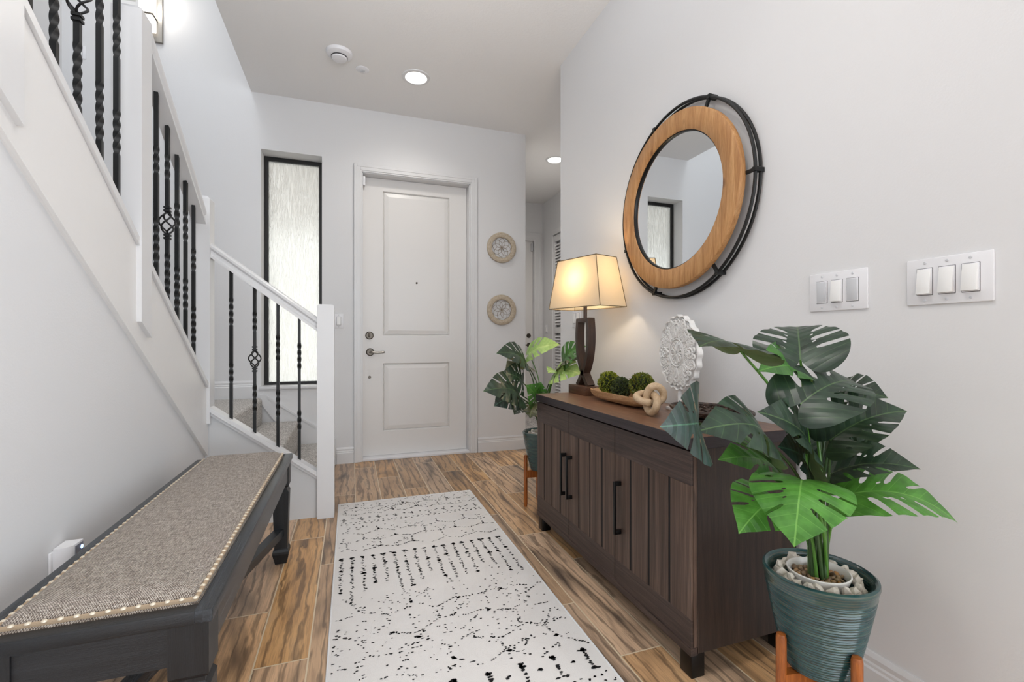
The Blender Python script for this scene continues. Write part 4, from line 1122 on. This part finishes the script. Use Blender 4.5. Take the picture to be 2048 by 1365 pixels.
def leaf(A, T, N, W, mat, parent, var=0, fold=.25, droop=.25, wave=.02, curl=0.0, label=None):
    """A attach point, T tip, N rough normal, W full width"""
    A = Vector(A); T = Vector(T); Yd = (T - A); L = Yd.length; Yd.normalize()
    Nn = Vector(N); Nn = (Nn - Yd * Nn.dot(Yd)).normalized(); Xd = Yd.cross(Nn)
    V, F = LEAF2D[var]; vs = []
    for (x, y) in V:
        ax = abs(x)
        h = L * droop * (1 - (2 * min(max(y, -.2), 1.1) - 1) ** 2)          # arch over the chord
        h += W * fold * ax - W * curl * ax * ax * 2
        h += W * wave * math.sin((y - ax * .62) * 7 * PI) * ax * 2
        h -= (L * .6 * (y ** 2) if y < 0 else 0)
        vs.append(A + Yd * (y * L / 1.03) + Xd * (x * W) + Nn * h)
    m = MB(); m.add(vs, F); o = m.build('leaf', mat, parent, smooth=180, uv=True)
    uvl = o.data.uv_layers.new(name='UVMap'); 
    # match vertices back by order (no doubles inside a leaf)
    for lp_ in o.data.loops:
        q = V[lp_.vertex_index] if lp_.vertex_index < len(V) else (0, 0); uvl.data[lp_.index].uv = q
    if label: o['label'] = label
    return o
def stemto(P0, A, parent, mat='stem', r0=.0042, r1=.0028, bow=None):
    P0 = Vector(P0); A = Vector(A); mid = (P0 + A) / 2
    if bow is None: bow = Vector(((A.x - P0.x) * -.22, (A.y - P0.y) * -.22, (A.z - P0.z) * .12))
    pts = smoothpath([P0, P0.lerp(A, .3) + Vector(bow) * .75, P0.lerp(A, .65) + Vector(bow) * .8, A], 7)
    n = len(pts); MB().tube(pts, [r0 + (r1 - r0) * i / (n - 1) for i in range(n)], 8).build('stem', mat, parent)

# ------------------------------------------------------------------ pots, stands, stones
def pot_and_stand(cx, cy, lab_plant, lab_stand, rots, seed, nst=46, npb=60, zone='right'):
    s = thing('plant_stand', (cx, cy, 0), lab_stand, 'plant stand')
    for a in rots:
        c, sn = math.cos(a), math.sin(a); x, y = cx + .1015 * c, cy + .1015 * sn
        m = MB(); m.lathe([(0, 0), (.0095, 0), (.0115, .02), (.0115, .300), (.0095, .309), (0, .312)], (x, y, 0), 20); m.build('leg', 'stand', s)
    m = MB()
    for a in rots[:2]:
        c, sn = math.cos(a), math.sin(a); w_ = .011; z0 = .175 if a == rots[0] else .1755; z1 = z0 + .0425
        p = [(cx - c * .1015 - sn * w_, cy - sn * .1015 + c * w_), (cx + c * .1015 - sn * w_, cy + sn * .1015 + c * w_), (cx + c * .1015 + sn * w_, cy + sn * .1015 - c * w_), (cx - c * .1015 + sn * w_, cy - sn * .1015 - c * w_)]
        m.prism(p[::-1], z0, z1, 'z')
    m.build('crossbar', 'stand', s, smooth=0)
    pl = thing('potted_monstera', (cx, cy, .2205), lab_plant, 'potted plant')
    z0, z1 = .2205, .452; prof = [(0, z0), (.066, z0)]
    n = 120
    for i in range(n + 1):
        t = i / n; z = z0 + .004 + (z1 - z0 - .022) * t; r = .070 + (.1165 - .070) * t ** .82
        prof.append((r + .0009 * math.cos(z * 980) * (1 if t < .93 else 0), z))
    prof += [(.119, z1 - .010), (.118, z1 - .003), (.113, z1), (.107, z1 - .003), (.103, z1 - .012), (.100, z1 - .045), (0, z1 - .046)]
    MB().lathe(prof, (cx, cy, 0), 72).build('pot', 'pot', pl, smooth=40)
    zi = z1 - .002
    m = MB(); m.lathe([(.052, z1 - .046), (.066, zi - .003), (.067, zi), (.064, zi + .0015), (.0615, zi - .002), (.058, zi - .026), (0, zi - .026)], (cx, cy, 0), 48); m.build('inner_pot', 'ceram', pl, smooth=50)
    MB().lathe([(0, zi - .018), (.058, zi - .018), (.058, zi - .0255), (0, zi - .0255)], (cx, cy, 0), 32).build('soil', 'soil', pl)
    rr = random.Random(seed); prot = {}
    def chip(name, mat, r, jag):
        bm = bmesh.new(); bmesh.ops.create_icosphere(bm, subdivisions=1 if jag else 2, radius=r)
        for v in bm.verts: v.co = v.co * (1 + rr.uniform(-.28, .28) * (1 if jag else .35)); v.co.z *= .8
        m = MB(); m.add([v.co[:] for v in bm.verts], [[v.index for v in f.verts] for f in bm.faces]); bm.free()
        return m.build(name, mat, None, smooth=0 if jag else 180)
    protos = [chip('marble_chip', 'stone', .0145, True) for _ in range(4)]; used = [False] * 4
    for i in range(nst):
        lay = i // max(1, int(nst * .62)); a = i * 2.39996; r = rr.uniform(.078, .085) - .001 * lay
        k = i % 4; o = protos[k] if not used[k] else protos[k].copy()
        if used[k]: COL.objects.link(o)
        used[k] = True; sc = rr.uniform(.7, 1.15); o.scale = (sc, sc * rr.uniform(.8, 1.1), sc)
        a = 2 * PI * i / (nst * .62) + rr.uniform(-.06, .06) if lay == 0 else a
        o.location = (cx + r * math.cos(a), cy + r * math.sin(a), z1 - .026 + .012 * lay + rr.uniform(-.001, .004)); o.rotation_euler = (rr.random() * 6, rr.random() * 6, rr.random() * 6)
        tag(o, 'rough white stone chip between the teal pot and white liner, %s plant' % zone, 'stone', 'white stone chips in the %s pot' % zone)
    protos = [chip('pebble', 'pebble', .0062, False) for _ in range(3)]; used = [False] * 3
    for i in range(npb):
        k = i % 3; o = protos[k] if not used[k] else protos[k].copy()
        if used[k]: COL.objects.link(o)
        used[k] = True; r = .052 * math.sqrt((i + .5) / npb); a = i * 2.39996; sc = rr.uniform(.75, 1.2); o.scale = (sc * 1.2, sc, sc * .8)
        o.location = (cx + r * math.cos(a), cy + r * math.sin(a), zi - .0150 + rr.uniform(0, .003)); o.rotation_euler = (rr.random(), rr.random(), rr.random() * 6)
        tag(o, 'glossy brown pebble inside the white liner of the %s plant' % zone, 'pebble', 'brown pebbles in the %s pot' % zone)
    return pl, (cx, cy, zi - .018)
rots = [math.radians(171), math.radians(261), math.radians(351), math.radians(81)]
big, bc = pot_and_stand(1.06, .80, 'large potted monstera in a ribbed teal pot in front of the sideboard', 'amber wooden plant stand holding the near teal pot', rots, 5, 52, 64, 'near')
farp, fc = pot_and_stand(1.10, 2.585, 'smaller-looking potted monstera behind the far end of the sideboard', 'amber wooden plant stand behind the far end of the sideboard', rots, 9, 30, 20, 'far')
leaf((0.831, 0.81, 0.977), (0.662, 0.749, 0.99), (-0.16, -0.34, 0.96), 0.208, 'leafd', big, 0, 0.1, 0.1, .012, 0.1, 'dark green leaf'); stemto((1.078, 0.8, 0.432), (0.831, 0.81, 0.977), big, 'stem')
leaf((0.993, 0.793, 0.956), (1.124, 0.908, 1.04), (-0.7, -0.56, 0.83), 0.203, 'leafd', big, 1, 0.16, 0.1, .012, 0.05, 'dark green leaf'); stemto((1.047, 0.812, 0.432), (0.993, 0.793, 0.956), big, 'stem')
leaf((1.058, 0.831, 0.914), (0.868, 0.797, 0.933), (-0.71, -0.55, 0.61), 0.161, 'leafm', big, 2, 0.2, 0.12, .012, 0.0, 'mid green leaf'); stemto((1.062, 0.782, 0.432), (1.058, 0.831, 0.914), big, 'stem')
leaf((0.917, 0.73, 0.866), (1.117, 0.74, 0.9), (-0.66, -0.53, 1.0), 0.189, 'leafd', big, 3, 0.14, 0.14, .012, 0.1, 'dark green leaf'); stemto((1.071, 0.814, 0.432), (0.917, 0.73, 0.866), big, 'stem')
leaf((1.142, 0.821, 0.852), (1.166, 0.713, 0.87), (-0.4, -0.29, 0.85), 0.161, 'leafd', big, 4, 0.2, 0.16, .012, 0.1, 'dark green leaf'); stemto((1.042, 0.797, 0.432), (1.142, 0.821, 0.852), big, 'stemd')
leaf((1.024, 0.743, 0.777), (1.143, 0.661, 0.849), (-0.69, -0.4, 0.88), 0.161, 'leafd', big, 0, 0.35, 0.14, .012, 0.0, 'dark green leaf'); stemto((1.075, 0.79, 0.432), (1.024, 0.743, 0.777), big, 'stemd')
leaf((1.101, 0.795, 0.68), (1.181, 0.657, 0.72), (-0.49, -0.25, 0.91), 0.142, 'leafd', big, 1, 0.35, 0.14, .012, 0.0, 'dark green leaf'); stemto((1.055, 0.817, 0.432), (1.101, 0.795, 0.68), big, 'stemd')
leaf((0.835, 0.749, 0.791), (0.601, 0.69, 0.834), (-0.73, -0.66, 0.58), 0.161, 'leafd', big, 2, 0.12, 0.16, .012, 0.15, 'dark green leaf'); stemto((1.052, 0.784, 0.432), (0.835, 0.749, 0.791), big, 'stemd')
leaf((0.627, 0.712, 0.843), (0.475, 0.625, 0.861), (-0.09, -0.94, 0.21), 0.156, 'leaft', big, 0, 0.16, 0.1, .012, 0.0, 'teal green leaf'); stemto((1.077, 0.806, 0.432), (0.627, 0.712, 0.843), big, 'stemd')
leaf((0.977, 0.759, 0.748), (0.806, 0.739, 0.853), (-0.34, -0.58, 0.66), 0.18, 'leafd', big, 4, 0.25, 0.14, .012, 0.1, 'dark green leaf'); stemto((1.043, 0.807, 0.432), (0.977, 0.759, 0.748), big, 'stemd')
leaf((0.891, 0.709, 0.708), (0.799, 0.651, 0.608), (-0.76, -0.6, 0.5), 0.189, 'leafb', big, 0, 0.06, 0.2, .012, 0.1, 'bright green leaf'); stemto((1.068, 0.784, 0.432), (0.891, 0.709, 0.708), big, 'stem')
leaf((0.923, 0.798, 0.635), (0.782, 0.767, 0.59), (-0.91, -0.56, 0.59), 0.165, 'leafb', big, 1, 0.14, 0.14, .012, 0.1, 'bright green leaf'); stemto((1.065, 0.817, 0.432), (0.923, 0.798, 0.635), big, 'stem')
leaf((0.956, 0.826, 0.695), (0.77, 0.812, 0.738), (-0.63, -0.54, 0.8), 0.146, 'leafm', big, 2, 0.15, 0.12, .012, 0.1, 'mid green leaf'); stemto((1.044, 0.791, 0.432), (0.956, 0.826, 0.695), big, 'stem')
leaf((1.053, 0.732, 0.652), (1.202, 0.6, 0.621), (-0.24, -0.26, 1.11), 0.189, 'leafb', big, 3, 0.16, 0.18, .012, 0.1, 'bright green leaf'); stemto((1.078, 0.796, 0.432), (1.053, 0.732, 0.652), big, 'stem')
leaf((1.136, 0.853, 0.714), (1.236, 0.838, 0.797), (-0.82, -0.4, 0.76), 0.189, 'leafd', big, 2, 0.2, 0.14, .012, 0.1, 'dark green leaf'); stemto((1.05, 0.815, 0.432), (1.136, 0.853, 0.714), big, 'stemd')
leaf((1.109, 0.833, 0.752), (1.066, 0.898, 0.797), (-0.44, -0.54, 0.74), 0.189, 'leafd', big, 3, 0.2, 0.14, .012, 0.1, 'dark green leaf'); stemto((1.058, 0.782, 0.432), (1.109, 0.833, 0.752), big, 'stemd')
leaf((1.086, 0.781, 0.786), (1.115, 0.71, 0.79), (-0.66, -0.37, 0.91), 0.17, 'leafd', big, 2, 0.2, 0.16, .012, 0.1, 'dark green leaf'); stemto((1.074, 0.812, 0.432), (1.086, 0.781, 0.786), big, 'stemd')
leaf((1.006, 0.789, 0.71), (0.911, 0.782, 0.762), (-0.41, -0.64, 0.7), 0.161, 'leaft', big, 4, 0.2, 0.14, .012, 0.1, 'teal green leaf'); stemto((1.042, 0.801, 0.432), (1.006, 0.789, 0.71), big, 'stemd')
leaf((0.986, 2.568, 0.875), (0.784, 2.502, 0.932), (-0.29, -0.75, 0.74), 0.22, 'leafd', farp, 0, 0.15, 0.15, .012, 0.1, 'dark green leaf'); stemto((1.118, 2.585, 0.432), (0.986, 2.568, 0.875), farp, 'stemd')
leaf((1.013, 2.612, 0.854), (0.855, 2.561, 0.824), (-0.25, -0.65, 0.84), 0.19, 'leafo', farp, 1, 0.2, 0.2, .012, 0.1, 'olive leaf'); stemto((1.087, 2.597, 0.432), (1.013, 2.612, 0.854), farp, 'stemd')
leaf((0.954, 2.527, 0.757), (0.805, 2.473, 0.822), (-0.32, -0.84, 0.58), 0.21, 'leafd', farp, 2, 0.15, 0.15, .012, 0.1, 'dark green leaf'); stemto((1.102, 2.567, 0.432), (0.954, 2.527, 0.757), farp, 'stemd')
leaf((0.892, 2.442, 0.706), (0.67, 2.372, 0.733), (-0.31, -0.84, 0.7), 0.25, 'leafd', farp, 3, 0.12, 0.15, .012, 0.1, 'dark green leaf'); stemto((1.111, 2.599, 0.432), (0.892, 2.442, 0.706), farp, 'stemd')
leaf((0.887, 2.444, 0.695), (0.735, 2.391, 0.647), (-0.3, -0.84, 0.4), 0.2, 'leaft', farp, 4, 0.15, 0.15, .012, 0.1, 'teal green leaf'); stemto((1.082, 2.582, 0.432), (0.887, 2.444, 0.695), farp, 'stemd')
leaf((1.031, 2.627, 0.92), (1.168, 2.473, 0.979), (-0.27, -0.7, 0.72), 0.17, 'leafl', farp, 5, 0.15, 0.12, .012, 0.05, 'pale green leaf'); stemto((1.115, 2.575, 0.432), (1.031, 2.627, 0.92), farp, 'stem')
leaf((1.034, 2.52, 0.652), (0.957, 2.483, 0.746), (-0.15, -0.89, 0.61), 0.17, 'leafm', farp, 1, 0.2, 0.15, .012, 0.1, 'mid green leaf'); stemto((1.095, 2.602, 0.432), (1.034, 2.52, 0.652), farp, 'stem')
leaf((1.058, 2.532, 0.679), (1.062, 2.51, 0.758), (-0.63, -0.73, 0.6), 0.14, 'leafm', farp, 2, 0.2, 0.15, .012, 0.1, 'mid green leaf'); stemto((1.092, 2.569, 0.432), (1.058, 2.532, 0.679), farp, 'stem')
leaf((1.19, 2.465, 0.882), (1.274, 2.351, 0.971), (-0.3, -0.63, 0.73), 0.19, 'leafm', farp, 0, 0.2, 0.15, .012, 0.1, 'mid green leaf'); stemto((1.117, 2.591, 0.432), (1.19, 2.465, 0.882), farp, 'stem')
leaf((1.188, 2.487, 0.866), (1.259, 2.335, 0.903), (-0.3, -0.63, 0.83), 0.17, 'leafo', farp, 3, 0.2, 0.15, .012, 0.1, 'olive leaf'); stemto((1.083, 2.592, 0.432), (1.188, 2.487, 0.866), farp, 'stemd')
leaf((1.154, 2.499, 0.816), (1.238, 2.342, 0.812), (-0.36, -0.77, 0.66), 0.22, 'leafl', farp, 4, 0.12, 0.15, .012, 0.1, 'pale green leaf'); stemto((1.108, 2.569, 0.432), (1.154, 2.499, 0.816), farp, 'stem')
leaf((1.168, 2.515, 0.814), (1.085, 2.46, 0.814), (-0.25, -0.54, 0.84), 0.12, 'leafl', farp, 5, 0.12, 0.15, .012, 0.1, 'pale green leaf'); stemto((1.105, 2.602, 0.432), (1.168, 2.515, 0.814), farp, 'stem')
leaf((1.03, 2.542, 0.631), (0.978, 2.476, 0.555), (-0.33, -0.83, 0.52), 0.19, 'leafo', farp, 1, 0.15, 0.2, .012, 0.1, 'olive leaf'); stemto((1.084, 2.576, 0.432), (1.03, 2.542, 0.631), farp, 'stemd')
leaf((0.94, 2.489, 0.596), (0.864, 2.431, 0.588), (-0.17, -0.46, 0.88), 0.11, 'leafd', farp, 2, 0.2, 0.15, .012, 0.1, 'dark green leaf'); stemto((1.118, 2.581, 0.432), (0.94, 2.489, 0.596), farp, 'stemd')
